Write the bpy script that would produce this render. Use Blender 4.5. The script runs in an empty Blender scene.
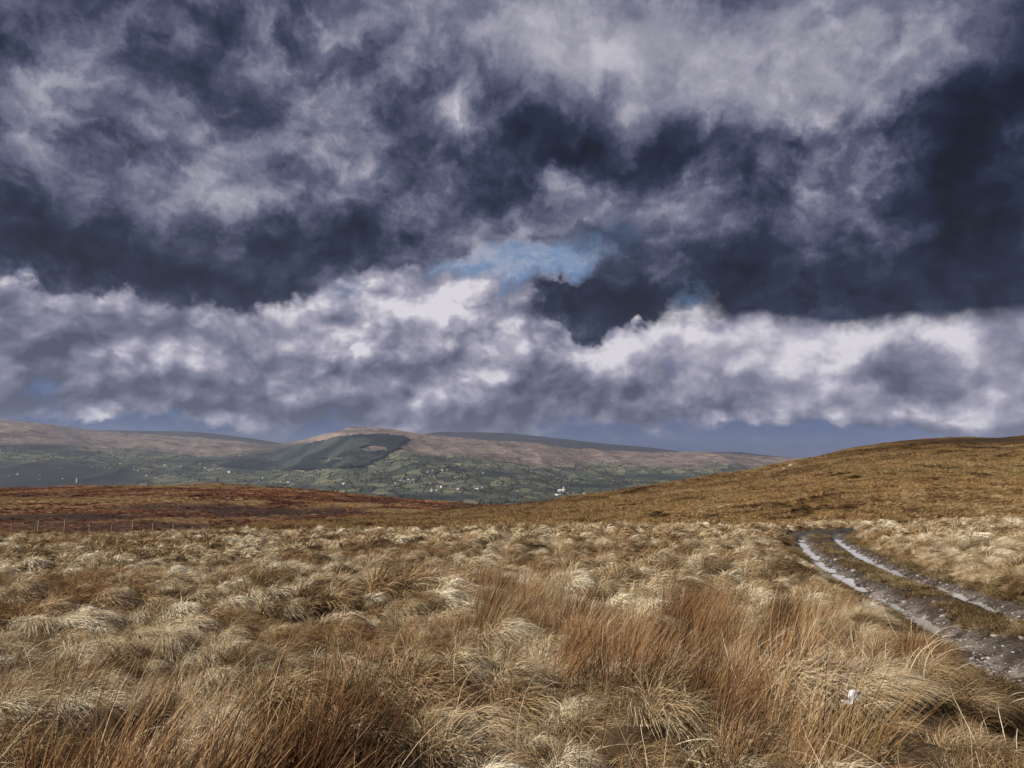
import bpy, math, random
import numpy as np

R = math.radians
random.seed(7)
RNG = np.random.default_rng(11)
scn = bpy.context.scene
COL = scn.collection

# ------------------------------------------------------------------ camera
H_CAM = 1.65
F_PX = 800.0
PITCH = math.atan(76.0 / F_PX)
cam_data = bpy.data.cameras.new('camera')
cam_data.sensor_width = 36.0
cam_data.lens = 36.0 * F_PX / 1024.0
cam_data.clip_start = 0.05
cam_data.clip_end = 60000.0
cam = bpy.data.objects.new('camera', cam_data)
COL.objects.link(cam)
cam.location = (0, 0, H_CAM)
cam.rotation_euler = (math.pi / 2 + PITCH, 0, 0)
scn.camera = cam


def row_slope(py):
    """tan of the elevation above the horizon seen at picture row py"""
    return np.tan(PITCH + np.arctan((384.0 - np.asarray(py, float)) / F_PX))


def pix_dir(px, py):
    yc = (384.0 - py) / F_PX
    return ((px - 512.0) / F_PX, math.cos(PITCH) - yc * math.sin(PITCH), math.sin(PITCH) + yc * math.cos(PITCH))


def project(x, y, z):
    """picture position of world points in front of the camera"""
    z = z - H_CAM
    d = y * math.cos(PITCH) + z * math.sin(PITCH)
    v = -y * math.sin(PITCH) + z * math.cos(PITCH)
    d = np.maximum(d, 1e-3)
    return 512 + F_PX * x / d, 384 - F_PX * v / d


# ------------------------------------------------------------------ sun, sky, exposure
SUN_AZ = -108.0      # degrees from the view direction, negative = left
SUN_EL = 33.0
sun_data = bpy.data.lights.new('sun', 'SUN')
sun_data.energy = 5.0
sun_data.angle = R(0.5)
sun_data.color = (1.0, 0.93, 0.82)
sun = bpy.data.objects.new('sun', sun_data)
COL.objects.link(sun)
sun.location = (-60, 30, 60)
# a sun lamp shines along its -Z; put -Z on the direction away from the sun
from mathutils import Vector
sd = Vector((math.sin(R(SUN_AZ)) * math.cos(R(SUN_EL)), math.cos(R(SUN_AZ)) * math.cos(R(SUN_EL)), math.sin(R(SUN_EL))))
sun.rotation_euler = sd.to_track_quat('Z', 'Y').to_euler()

scn.view_settings.view_transform = 'Standard'
scn.view_settings.look = 'None'
scn.view_settings.exposure = 0.65
scn.view_settings.gamma = 1.0
scn.view_settings.use_curve_mapping = False
scn.render.engine = 'CYCLES'
scn.cycles.max_bounces = 5
scn.cycles.diffuse_bounces = 1
scn.cycles.glossy_bounces = 2
scn.cycles.transmission_bounces = 2
scn.cycles.transparent_max_bounces = 4
scn.cycles.volume_bounces = 0
scn.cycles.caustics_reflective = False
scn.cycles.caustics_refractive = False


# ------------------------------------------------------------------ node helpers
class NT:
    """a thin wrapper that lets node graphs be written as formulas"""

    def __init__(self, tree):
        self.t = tree
        tree.nodes.clear()

    def node(self, kind, **kw):
        n = self.t.nodes.new(kind)
        for k, v in kw.items():
            setattr(n, k, v)
        return n

    def put(self, sock, v):
        if isinstance(v, S):
            self.t.links.new(v.s, sock)
        elif v is not None:
            if sock.type == 'RGBA' and len(v) == 3:
                v = (*v, 1.0)
            sock.default_value = v

    def math(self, op, a, b=None, c=None, clamp=False):
        n = self.node('ShaderNodeMath', operation=op, use_clamp=clamp)
        for i, v in enumerate((a, b, c)):
            if v is not None:
                self.put(n.inputs[i], v)
        return S(self, n.outputs[0])

    def vmath(self, op, a, b=None, scale=None):
        n = self.node('ShaderNodeVectorMath', operation=op)
        self.put(n.inputs[0], a)
        if b is not None:
            self.put(n.inputs[1], b)
        if scale is not None:
            self.put(n.inputs['Scale'], scale)
        return S(self, n.outputs['Value'] if op in ('LENGTH', 'DOT_PRODUCT', 'DISTANCE') else n.outputs[0])

    def xyz(self, x=0.0, y=0.0, z=0.0):
        n = self.node('ShaderNodeCombineXYZ')
        for i, v in enumerate((x, y, z)):
            self.put(n.inputs[i], v)
        return S(self, n.outputs[0])

    def sep(self, v):
        n = self.node('ShaderNodeSeparateXYZ')
        self.put(n.inputs[0], v)
        return [S(self, o) for o in n.outputs]

    def noise(self, vec, scale=1.0, detail=6.0, rough=0.55, lac=2.0, dist=0.0, color=False, dims='3D'):
        n = self.node('ShaderNodeTexNoise', noise_dimensions=dims)
        self.put(n.inputs['Vector'], vec)
        self.put(n.inputs['Scale'], scale)
        n.inputs['Detail'].default_value = detail
        n.inputs['Roughness'].default_value = rough
        n.inputs['Lacunarity'].default_value = lac
        n.inputs['Distortion'].default_value = dist
        return S(self, n.outputs['Color' if color else 0])

    def voronoi(self, vec, scale=1.0, feature='F1', out='Distance', rnd=1.0, dims='2D', detail=0.0):
        n = self.node('ShaderNodeTexVoronoi', feature=feature, voronoi_dimensions=dims)
        self.put(n.inputs['Vector'], vec)
        self.put(n.inputs['Scale'], scale)
        n.inputs['Randomness'].default_value = rnd
        if detail:
            n.inputs['Detail'].default_value = detail
            n.inputs['Roughness'].default_value = 0.5
            if feature == 'SMOOTH_F1':
                n.inputs['Smoothness'].default_value = 0.35
        return S(self, n.outputs[out])

    def ramp(self, fac, stops, interp='LINEAR'):
        n = self.node('ShaderNodeValToRGB')
        cr = n.color_ramp
        cr.interpolation = interp
        while len(cr.elements) < len(stops):
            cr.elements.new(0.5)
        for e, (p, c) in zip(cr.elements, stops):
            e.position = p
            if not hasattr(c, '__len__'):
                c = (c, c, c)
            e.color = (*c, 1.0) if len(c) == 3 else c
        self.put(n.inputs[0], fac)
        return S(self, n.outputs[0])

    def mrange(self, v, a, b, c=0.0, d=1.0, smooth=True):
        n = self.node('ShaderNodeMapRange', interpolation_type='SMOOTHSTEP' if smooth else 'LINEAR')
        n.clamp = True
        self.put(n.inputs[0], v)
        for i, x in enumerate((a, b, c, d)):
            self.put(n.inputs[1 + i], x)
        return S(self, n.outputs[0])

    def mix(self, f, a, b, mode='MIX'):
        n = self.node('ShaderNodeMix', data_type='RGBA', blend_type=mode)
        self.put(n.inputs[0], f)
        self.put(n.inputs[6], a)
        self.put(n.inputs[7], b)
        return S(self, n.outputs[2])

    def attr(self, name, out='Fac', kind='GEOMETRY'):
        n = self.node('ShaderNodeAttribute', attribute_name=name, attribute_type=kind)
        return S(self, n.outputs[out])

    def bump(self, height, strength=0.5, distance=0.1):
        n = self.node('ShaderNodeBump')
        n.inputs['Strength'].default_value = strength
        n.inputs['Distance'].default_value = distance
        self.put(n.inputs['Height'], height)
        return S(self, n.outputs[0])


class S:
    def __init__(self, nt, s):
        self.nt, self.s = nt, s

    def __add__(self, o): return self.nt.math('ADD', self, o)
    __radd__ = __add__
    def __sub__(self, o): return self.nt.math('SUBTRACT', self, o)
    def __rsub__(self, o): return self.nt.math('SUBTRACT', o, self)
    def __mul__(self, o): return self.nt.math('MULTIPLY', self, o)
    __rmul__ = __mul__
    def __truediv__(self, o): return self.nt.math('DIVIDE', self, o)
    def __pow__(self, o): return self.nt.math('POWER', self, o)


#SKY-BEGIN
def build_sky():
    w = bpy.data.worlds.new('World')
    scn.world = w
    w.use_nodes = True
    g = NT(w.node_tree)
    STR = 0.1
    tc = g.node('ShaderNodeTexCoord')
    d = S(g, tc.outputs['Generated'])
    x, y, z = g.sep(d)
    u = g.math('ARCTAN2', x, y)
    v = g.math('ARCSINE', z)
    uv = g.xyz(u, v, 0.0)

    def sphere(px, py):
        dx, dy, dz = pix_dir(px, py)
        return math.atan2(dx, dy), math.atan2(dz, math.hypot(dx, dy))

    # domain warps: a broad one for cloud masses, a fine one for ragged edges
    w1 = g.noise(uv, 4.5, 3.0, 0.5, color=True)
    w2 = g.noise(uv, 16.0, 5.0, 0.62, color=True)
    uvw = g.vmath('ADD', uv, g.vmath('SCALE', g.vmath('SUBTRACT', w1, (0.5, 0.5, 0.5)), scale=0.13))
    uvw = g.vmath('ADD', uvw, g.vmath('SCALE', g.vmath('SUBTRACT', w2, (0.5, 0.5, 0.5)), scale=0.085))

    def blobs(lst, coord):
        """sum of soft ellipses given by centre, radii (photograph pixels -> angles), turn and height"""
        acc = None
        for (px, py, rx, ry, rot, amp) in lst:
            cu, cv = sphere(px, py)
            u2, _ = sphere(px + rx, py)
            _, v2 = sphere(px, py - ry)
            m = g.node('ShaderNodeMapping', vector_type='TEXTURE')
            g.put(m.inputs[0], coord)
            m.inputs['Location'].default_value = (cu, cv, 0)
            m.inputs['Rotation'].default_value = (0, 0, R(rot))
            m.inputs['Scale'].default_value = (abs(u2 - cu) * 1.5, abs(v2 - cv) * 1.5, 1)
            gr = g.node('ShaderNodeTexGradient', gradient_type='SPHERICAL')
            g.t.links.new(m.outputs[0], gr.inputs[0])
            f = S(g, gr.outputs['Fac'])
            f = g.mrange(f, 0.0, 0.8)
            acc = f * amp if acc is None else g.math('MULTIPLY_ADD', f, amp, acc)
        return acc

    # ---- the clear sky behind the clouds
    sky = g.node('ShaderNodeTexSky', sky_type='NISHITA')
    sky.sun_disc = False
    sky.sun_elevation = R(SUN_EL)
    sky.sun_rotation = R(SUN_AZ)
    sky.altitude = 300
    sky.air_density = 1.0
    sky.dust_density = 0.6
    sky.ozone_density = 2.5
    tint = g.ramp(g.mrange(v, 0.0, 0.26, smooth=False), [(0.0, (0.050, 0.074, 0.245)), (0.25, (0.078, 0.112, 0.265)), (0.6, (0.24, 0.29, 0.42)), (1.0, (0.62, 0.60, 0.62))])
    clear = g.mix(1.0, S(g, sky.outputs[0]), tint, 'MULTIPLY')
    veil = g.noise(g.vmath('MULTIPLY', uvw, (1.0, 2.6, 1.0)), 11.0, 7.0, 0.62)          # thin high cloud
    clear = g.mix(g.mrange(veil, 0.42, 0.66, 0.0, 0.72) * g.mrange(v, 0.05, 0.16, 0.15, 1.0), clear, (2.6, 2.75, 3.3))
    glow = g.mrange(v, 0.075, 0.0) * g.mrange(u, sphere(560, 440)[0], sphere(1024, 440)[0])
    clear = g.mix(glow * 0.12, clear, (2.3, 2.3, 3.0))

    uw_x, uw_y, _ = g.sep(uvw)
    # ---- far cumulus band
    lo = g.xyz(u * 1.0, v * 1.30, 3.7)
    LS = 8.0
    warp = g.noise(lo, 9.0, 4.0, 0.6, color=True)
    low = g.vmath('ADD', lo, g.vmath('SCALE', g.vmath('SUBTRACT', warp, (0.5, 0.5, 0.5)), scale=0.055))
    puff = g.voronoi(low, 13.0, 'F1', 'Distance', 1.0, '3D', 3.0)
    n1 = g.noise(low, LS, 9.0, 0.56) * 0.70 + (0.98 - puff) * 0.30
    low2 = g.vmath('ADD', low, (-0.013, 0.022, 0.0))
    n1b = g.noise(low2, LS, 7.0, 0.56) * 0.70 + (0.98 - g.voronoi(low2, 13.0, 'F1', 'Distance', 1.0, '3D', 3.0)) * 0.30
    v_top = sphere(512, 268)[1]
    lo_edge = g.mrange(v, sphere(512, 250)[1], sphere(512, 330)[1])           # fades out upwards
    lo_foot = g.mrange(uw_y * 0.45 + v * 0.55, sphere(512, 454)[1], sphere(512, 404)[1])           # and at the flat bases
    lo_ctl = blobs(LOW_COVER, uvw)
    c_lo = (n1 - 0.5) * 1.7 + lo_edge * 0.55 + lo_foot * 0.75 - 0.80 + lo_ctl
    a_lo = g.mrange(c_lo, -0.14, 0.26)
    calm_lo = blobs([(880, 345, 230, 60, 0, .75), (700, 350, 80, 40, 0, .4)], uv)
    relief = (n1 - n1b) * (2.1 - calm_lo * 1.4)
    b_lo = blobs(LOW_LIGHT, uvw) * 0.9 + 0.56 + relief + (n1 - 0.5) * (1.0 - calm_lo * 0.6) + calm_lo * 0.10 + g.mrange(v, sphere(512, 425)[1], sphere(512, 300)[1], -0.06, 0.10)
    col_lo = g.ramp(b_lo, [(0.0, (0.062, 0.072, 0.122)), (0.25, (0.130, 0.138, 0.208)), (0.5, (0.225, 0.225, 0.308)),
                           (0.75, (0.40, 0.385, 0.475)), (1.0, (0.72, 0.69, 0.75))])

    # ---- the dark upper deck, seen from below
    inv = 1.0 / 1.0
    zz = z + 0.34
    q = g.xyz(x / zz, y / zz, 0.0)
    qs = g.vmath('MULTIPLY', q, (1.45, 1.30, 1.0))
    wq = g.noise(qs, 2.2, 4.0, 0.6, color=True)
    qw = g.vmath('ADD', qs, g.vmath('SCALE', g.vmath('SUBTRACT', wq, (0.5, 0.5, 0.5)), scale=0.40))
    m1 = g.noise(qw, 2.3, 10.0, 0.58)
    m1b = g.noise(g.vmath('ADD', qw, (-0.055, 0.075, 0.0)), 2.3, 5.0, 0.55)
    uv5 = g.vmath('ADD', uvw, (5.0, 2.0, 1.0))
    m2 = g.noise(uv5, 8.0, 10.0, 0.64) * 0.62 + (1.0 - g.voronoi(uv5, 7.0, 'F1', 'Distance', 1.0, '3D', 3.0)) * 0.38
    base = g.ramp(g.mrange(u, sphere(0, 300)[0], sphere(1024, 300)[0], smooth=False), DECK_EDGE)   # foot of the deck along the picture
    soft = g.mrange(u, sphere(640, 320)[0], sphere(760, 320)[0])         # the flat, even base on the right
    below = uw_y * (1.0 - soft * 0.75) + v * (soft * 0.75) - base * 0.5
    c_up = g.mrange(below, -0.030, 0.034) * 1.25 - 0.45 + ((m1 - 0.5) * 1.0 + (m2 - 0.5) * 1.0) * (1.0 - soft * 0.55) + blobs(UP_COVER, uvw)
    a_up = g.mrange(c_up, -0.30, 0.42)
    calm = blobs([(720, 60, 240, 70, 0, 1.0), (540, 20, 160, 60, 0, .8), (250, 262, 190, 40, 0, .35), (850, 300, 230, 40, 0, .25)], uvw)
    uv6 = g.vmath('ADD', uv5, (-0.012, 0.020, 0.0))
    m2b = g.noise(uv6, 8.0, 6.0, 0.60) * 0.62 + (1.0 - g.voronoi(uv6, 7.0, 'F1', 'Distance', 1.0, '3D', 2.0)) * 0.38
    b_up = blobs(UP_LIGHT, uvw) * 1.08 + 0.57 + (m2 - m2b) * (1.7 - calm * 1.1) + (m1 - m1b) * 0.9 + (m1 - 0.5) * 1.05 + (m2 - 0.5) * (0.98 - calm * 0.60)
    thin = g.mrange(c_up, 0.45, 0.0)
    b_up = b_up + thin * 0.16
    b_up = (b_up + 0.55) / 1.55
    col_up = g.ramp(b_up, [(0.0, (0.0035, 0.0062, 0.016)), (0.16, (0.0075, 0.0125, 0.031)), (0.32, (0.0165, 0.0245, 0.054)), (0.46, (0.042, 0.051, 0.095)),
                           (0.60, (0.097, 0.107, 0.174)), (0.75, (0.200, 0.206, 0.285)), (0.90, (0.37, 0.362, 0.435)), (1.0, (0.54, 0.53, 0.61))])
    # air light of the clear sky seen through thin cloud
    deep = blobs([(960, 195, 40, 40, 0, .8), (90, 300, 60, 20, 0, .9), (180, 318, 90, 20, 0, .8), (690, 300, 60, 24, 0, .6), (800, 290, 160, 40, 0, .35),
                  (620, 300, 60, 40, 0, .7), (560, 190, 80, 40, 0, .5), (250, 320, 60, 20, 0, .6), (860, 300, 200, 40, 0, .4), (100, 280, 90, 26, 0, .6), (650, 210, 60, 40, 0, .4)], uvw)
    deep = g.math('MINIMUM', deep * g.mrange(m2, 0.40, 0.62) * 1.2, 0.85)
    col_up = g.mix(deep, col_up, g.ramp(b_up, [(0.0, (0.008, 0.016, 0.040)), (0.3, (0.018, 0.038, 0.095)), (0.55, (0.055, 0.095, 0.19)), (0.85, (0.20, 0.26, 0.40)), (1.0, (0.45, 0.50, 0.62))]))
    c = g.mix(a_lo, clear, g.vmath('SCALE', col_lo, scale=0.62 / STR))
    c = g.mix(a_up, c, g.vmath('SCALE', col_up, scale=0.60 / STR))
    bg = g.node('ShaderNodeBackground')
    bg.inputs['Strength'].default_value = STR
    g.put(bg.inputs['Color'], c)
    out = g.node('ShaderNodeOutputWorld')
    g.t.links.new(bg.outputs[0], out.inputs['Surface'])
    w.cycles.sampling_method = 'MANUAL'
    w.cycles.sample_map_resolution = 512




def edge_v(py):
    return max(0.0, (PITCH + math.atan((384 - py) / F_PX)) * 2.0)


# foot of the dark deck: picture column (0..1) -> row
DECK_EDGE = [(px / 1024.0, edge_v(py)) for px, py in
             [(0, 304), (150, 320), (260, 312), (380, 288), (440, 276), (500, 292), (530, 304), (600, 336), (650, 330), (720, 324),
              (860, 329), (1024, 327)]]
LOW_COVER = [(528, 268, 70, 18, 0, -.7), (690, 302, 40, 14, 0, -.4), (930, 380, 200, 60, 0, .5), (500, 345, 600, 34, 0, .12), (390, 288, 90, 24, 0, .35), (100, 300, 60, 20, 0, .15), (600, 410, 200, 22, 0, .25), (420, 420, 110, 16, 0, .25), (930, 400, 120, 26, 0, .3), (150, 440, 220, 10, 0, -.25), (120, 405, 200, 14, 0, .25), (840, 446, 160, 10, 0, -.4), (560, 320, 200, 60, 0, .25), (300, 340, 240, 60, 0, .25), (880, 370, 220, 50, 0, .35), (120, 350, 160, 40, 0, .2),
             (180, 438, 200, 9, 0, -.2), (790, 448, 200, 12, 0, -.3), (690, 345, 50, 18, 0, -.2)]
LOW_LIGHT = [(480, 300, 120, 30, 0, .12), (900, 395, 220, 60, 0, .22), (700, 385, 120, 50, 0, .10), (400, 305, 110, 40, -10, .28), (330, 320, 110, 30, 0, .15), (150, 350, 90, 30, 0, .06), (640, 350, 90, 25, 0, .20),
             (940, 345, 190, 30, 0, .24), (800, 340, 150, 22, 0, .20), (60, 350, 70, 30, 0, .02), (905, 368, 50, 30, 0, -.62), (860, 376, 20, 14, 0, -.3),
             (750, 385, 45, 22, 0, -.25), (850, 420, 200, 26, 0, .05), (260, 385, 60, 14, 0, -.28), (150, 405, 160, 12, 0, -.32),
             (400, 410, 120, 12, 0, -.12), (640, 425, 160, 14, 0, -.12), (30, 330, 50, 25, 0, -.20), (560, 370, 90, 20, 0, -.08),
             (860, 432, 90, 12, 0, -.30)]
UP_COVER = [(530, 266, 84, 28, 0, -1.0), (692, 302, 46, 16, 0, -.6), (360, 284, 26, 9, 0, -.4), (75, 290, 50, 12, 0, -.15),
            (588, 312, 58, 16, -6, .9), (640, 290, 34, 30, 0, .6), (600, 215, 90, 30, 0, -.22),
            (870, 280, 200, 50, 0, .35), (250, 240, 220, 50, 0, .3), (512, 60, 700, 110, 0, .5), (30, 262, 80, 30, 0, .5), (430, 240, 70, 24, 0, .4)]
UP_LIGHT = [(20, 235, 80, 50, 0, -.30), (250, 262, 190, 36, 4, -.36), (180, 285, 80, 30, 0, -.20), (500, 165, 130, 46, 10, -.36), (600, 150, 120, 30, 0, -.2),
            (610, 308, 80, 32, -12, -.50), (850, 298, 240, 48, 0, -.52), (985, 200, 90, 110, 20, -.46), (740, 235, 110, 50, 0, -.20),
            (740, 160, 120, 34, 0, -.22), (20, 30, 60, 40, 0, -.18), (190, 60, 80, 60, 0, -.12), (170, 145, 70, 30, 15, -.22),
            (70, 120, 34, 80, -25, .36), (300, 200, 170, 30, 6, .14), (262, 45, 22, 60, 15, .20), (440, 105, 34, 24, -40, .13), (200, 130, 80, 20, -35, .16), (730, 70, 200, 66, 0, .26),
            (540, 25, 160, 60, 0, .26), (300, 190, 150, 36, 8, .12), (840, 205, 90, 26, 8, .24), (1022, 190, 34, 60, 0, .34),
            (590, 205, 70, 34, 0, .22), (430, 60, 50, 50, 0, .05), (900, 40, 120, 50, 0, .06), (1010, 60, 60, 40, 0, -.14),
            (420, 215, 60, 26, 0, .12)]
build_sky()
#SKY-END


# ------------------------------------------------------------------ small numeric helpers
def _hash(ix, iy, seed):
    h = (ix.astype(np.int64) * 374761393 + iy.astype(np.int64) * 668265263 + seed * 1274126177) & 0xFFFFFFFF
    h = ((h ^ (h >> 13)) * 1274126177) & 0xFFFFFFFF
    h = (h ^ (h >> 16)) & 0xFFFFFFFF
    return h / 4294967295.0


def vnoise(x, y, seed=0):
    """smooth value noise in 0..1"""
    ix, iy = np.floor(x), np.floor(y)
    fx, fy = x - ix, y - iy
    fx = fx * fx * fx * (fx * (fx * 6 - 15) + 10)
    fy = fy * fy * fy * (fy * (fy * 6 - 15) + 10)
    a, b = _hash(ix, iy, seed), _hash(ix + 1, iy, seed)
    c, d = _hash(ix, iy + 1, seed), _hash(ix + 1, iy + 1, seed)
    return (a * (1 - fx) + b * fx) * (1 - fy) + (c * (1 - fx) + d * fx) * fy


def fbm(x, y, wl, octaves=4, seed=0, gain=0.5):
    """layered noise in about -1..1 whose widest features are WL metres across"""
    acc, amp, tot, f = 0.0, 1.0, 0.0, 1.0 / wl
    for o in range(octaves):
        acc = acc + amp * (vnoise(x * f + 17.3 * o, y * f - 9.1 * o, seed + o) * 2 - 1)
        tot += amp
        amp *= gain
        f *= 2.03
    return acc / tot


def sstep(v, a, b):
    t = np.clip((v - a) / (b - a), 0, 1)
    return t * t * (3 - 2 * t)


def smooth_curve(x, xs, ys):
    """interpolation without corners (monotone cubic through the points)"""
    xs, ys = np.asarray(xs, float), np.asarray(ys, float)
    h = np.diff(xs)
    d = np.diff(ys) / h
    m = np.zeros_like(ys)
    m[1:-1] = np.where(d[:-1] * d[1:] > 0, 2 * d[:-1] * d[1:] / (d[:-1] + d[1:] + 1e-12), 0)
    m[0], m[-1] = d[0], d[-1]
    x = np.clip(x, xs[0], xs[-1])
    i = np.clip(np.searchsorted(xs, x) - 1, 0, len(xs) - 2)
    t = (x - xs[i]) / h[i]
    t2, t3 = t * t, t * t * t
    return (2 * t3 - 3 * t2 + 1) * ys[i] + (t3 - 2 * t2 + t) * h[i] * m[i] + (-2 * t3 + 3 * t2) * ys[i + 1] + (t3 - t2) * h[i] * m[i + 1]


def inside(poly, px, py):
    r = np.zeros(px.shape, bool)
    n = len(poly)
    for i in range(n):
        x0, y0 = poly[i]
        x1, y1 = poly[(i + 1) % n]
        if y0 == y1:
            continue
        c = ((y0 > py) != (y1 > py)) & (px < (x1 - x0) * (py - y0) / (y1 - y0) + x0)
        r ^= c
    return r


# ------------------------------------------------------------------ object helpers
def make_mesh(name, verts, faces, mats=(), smooth=False, attrs=None, mat_idx=None):
    me = bpy.data.meshes.new(name)
    verts = np.asarray(verts, np.float32)
    if isinstance(faces, np.ndarray):
        k = faces.shape[1]
        me.vertices.add(len(verts))
        me.vertices.foreach_set('co', verts.ravel())
        me.loops.add(faces.size)
        me.loops.foreach_set('vertex_index', faces.astype(np.int32).ravel())
        me.polygons.add(len(faces))
        me.polygons.foreach_set('loop_start', np.arange(0, faces.size, k, dtype=np.int32))
        me.polygons.foreach_set('loop_total', np.full(len(faces), k, np.int32))
        me.update(calc_edges=True)
    else:
        me.from_pydata([tuple(map(float, v)) for v in verts], [], faces)
    for m in mats:
        me.materials.append(m)
    if smooth:
        me.polygons.foreach_set('use_smooth', np.ones(len(me.polygons), bool))
    if mat_idx is not None:
        me.polygons.foreach_set('material_index', np.asarray(mat_idx, np.int32))
    for k, v in (attrs or {}).items():
        a = me.attributes.new(k, 'FLOAT', 'POINT')
        a.data.foreach_set('value', np.asarray(v, np.float32).ravel())
    me.validate()
    return me


def link(name, me, parent=None, loc=None):
    o = bpy.data.objects.new(name, me)
    COL.objects.link(o)
    if parent is not None:
        o.parent = parent
    if loc is not None:
        o.location = loc
    return o


def tag(o, label=None, cat=None, group=None, kind=None):
    for k, v in (('label', label), ('category', cat), ('group', group), ('kind', kind)):
        if v:
            o[k] = v
    return o


def grid_faces(nu, nv):
    i = np.arange(nu - 1)[:, None] * nv + np.arange(nv - 1)[None, :]
    return np.stack([i, i + nv, i + nv + 1, i + 1], -1).reshape(-1, 4)


def material(name):
    m = bpy.data.materials.new(name)
    m.use_nodes = True
    return m, NT(m.node_tree)


def finish(g, color, rough=0.9, normal=None, spec=0.2, translucent=0.0):
    b = g.node('ShaderNodeBsdfPrincipled')
    g.put(b.inputs['Base Color'], color)
    g.put(b.inputs['Roughness'], rough)
    g.put(b.inputs['Specular IOR Level'], spec)
    if normal is not None:
        g.put(b.inputs['Normal'], normal)
    out = g.node('ShaderNodeOutputMaterial')
    g.t.links.new(b.outputs[0], out.inputs['Surface'])
    return b


def world_pos(g):
    return S(g, g.node('ShaderNodeNewGeometry').outputs['Position'])


# ------------------------------------------------------------------ the lie of the land
TAB_PX = [-250, 0, 256, 512, 768, 1024, 1300]
TAB = {                     # distance ahead : picture row of the ground under the grass at each column above
    3.0: None,
    4.3: [775, 775, 775, 775, 775, 775, 775],
    6.5: [700, 698, 696, 693, 692, 692, 692],
    10: [650, 648, 643, 638, 635, 634, 634],
    16: [610, 607, 600, 592, 588, 586, 585],
    25: [585, 580, 569, 558, 555, 553, 552],
    40: [563, 558, 549, 537, 533, 531, 530],
    55: [553, 548, 540, 531, 527, 524, 522],
    70: [545, 541, 536, 532, 529, 527, 524],
    90: [538, 536, 535, 537, 536, 535, 530],
    130: [545, 545, 543, 548, 550, 552, 545],
    200: [560, 560, 560, 565, 570, 575, 570],
}
TAB_A = [(p - 512) / F_PX for p in TAB_PX]
_ys = sorted(TAB)
_zt = np.array([[0.02] * len(TAB_PX) if TAB[y] is None else [H_CAM + y * float(row_slope(r)) for r in TAB[y]] for y in _ys])
_far_y = [400, 900, 2000, 15000]
_far_z = [-48, -100, -185, -195]
_ly = np.log(np.array([1.0, 2.0] + _ys + _far_y))
_zt = np.vstack([np.zeros((2, len(TAB_PX))), _zt, np.array(_far_z)[:, None] * np.ones((1, len(TAB_PX)))])
LA = np.linspace(-0.95, 0.95, 161)
LY = np.linspace(0.0, math.log(15000), 700)
_tmp = np.stack([smooth_curve(LY, _ly, _zt[:, j]) for j in range(len(TAB_PX))], 0)
LUT = np.stack([smooth_curve(LA, TAB_A, _tmp[:, k]) for k in range(len(LY))], 1)      # [a, ly]


def z_base(x, y):
    th = np.arctan2(x, y)
    r = np.hypot(x, y)
    thc = np.clip(th, -R(43), R(43))
    a = np.tan(thc)
    fade = 1 - sstep(np.abs(th), R(60), R(175))
    Y = np.maximum(r * np.cos(thc), 1.0)
    fa = np.clip((a * fade - LA[0]) / (LA[1] - LA[0]), 0, len(LA) - 1.001)
    fy = np.clip((np.log(Y) - LY[0]) / (LY[1] - LY[0]), 0, len(LY) - 1.001)
    ia, iy = fa.astype(int), fy.astype(int)
    ta, ty = fa - ia, fy - iy
    return (LUT[ia, iy] * (1 - ta) + LUT[ia + 1, iy] * ta) * (1 - ty) + (LUT[ia, iy + 1] * (1 - ta) + LUT[ia + 1, iy + 1] * ta) * ty


def on_ground(px, py, zf=z_base, y0=2.5, y1=260.0):
    """where the line of sight through a picture point first meets the ground"""
    dx, dy, dz = pix_dir(px, py)
    t = np.exp(np.linspace(math.log(y0), math.log(y1), 1500)) / dy
    below = (H_CAM + dz * t) < zf(dx * t, dy * t)
    if not below.any():
        return None
    k = int(np.argmax(below))
    return dx * t[k], dy * t[k]


# ---- the track: two ruts traced on the ground, then turned into a centre line in metres
RUT_L = [(826, 530.5), (806, 534), (800, 540), (806, 553), (822, 568), (850, 587), (880, 604), (915, 626), (960, 656), (1020, 698)]
RUT_R = [(872, 531.5), (842, 534), (836, 538), (849, 548), (872, 562), (905, 577), (950, 593), (1000, 608), (1060, 630), (1150, 664)]
_L = np.array([on_ground(*p, lambda x, y: z_base(x, y) - 0.27) for p in RUT_L])
_Rr = np.array([on_ground(*p, lambda x, y: z_base(x, y) - 0.27) for p in RUT_R])


def resample(P, n):
    s = np.r_[0, np.cumsum(np.hypot(*np.diff(P, axis=0).T))]
    q = np.linspace(0, s[-1], n)
    return np.stack([smooth_curve(q, s, P[:, 0]), smooth_curve(q, s, P[:, 1])], 1)


_Ld, _Rd = resample(_L, 400), resample(_Rr, 600)
_mid = []
for p in _Ld[::8]:
    k = np.argmin(np.hypot(*(_Rd - p).T))
    _mid.append((p + _Rd[k]) / 2)
_mid = np.array(_mid)
_gauge = np.array([np.min(np.hypot(*(_Rd - p).T)) for p in _Ld])
print('track from', _mid[0], 'to', _mid[-1], 'gauge', _gauge[::40])
_d = _mid[-1] - _mid[-5]
_d /= np.hypot(*_d)
_mid = np.vstack([_mid, _mid[-1] + _d * np.array([[2.0], [5.0], [9.0], [14.0]])])
for _ in range(6):
    _mid[1:-1] = (_mid[:-2] + 2 * _mid[1:-1] + _mid[2:]) / 4
TRACK = resample(_mid, 320)
_tan = np.gradient(TRACK, axis=0)
_tan /= np.hypot(*_tan.T)[:, None]
TRACK_N = np.stack([-_tan[:, 1], _tan[:, 0]], 1)
GAUGE = 0.76               # half the distance between the ruts


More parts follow.
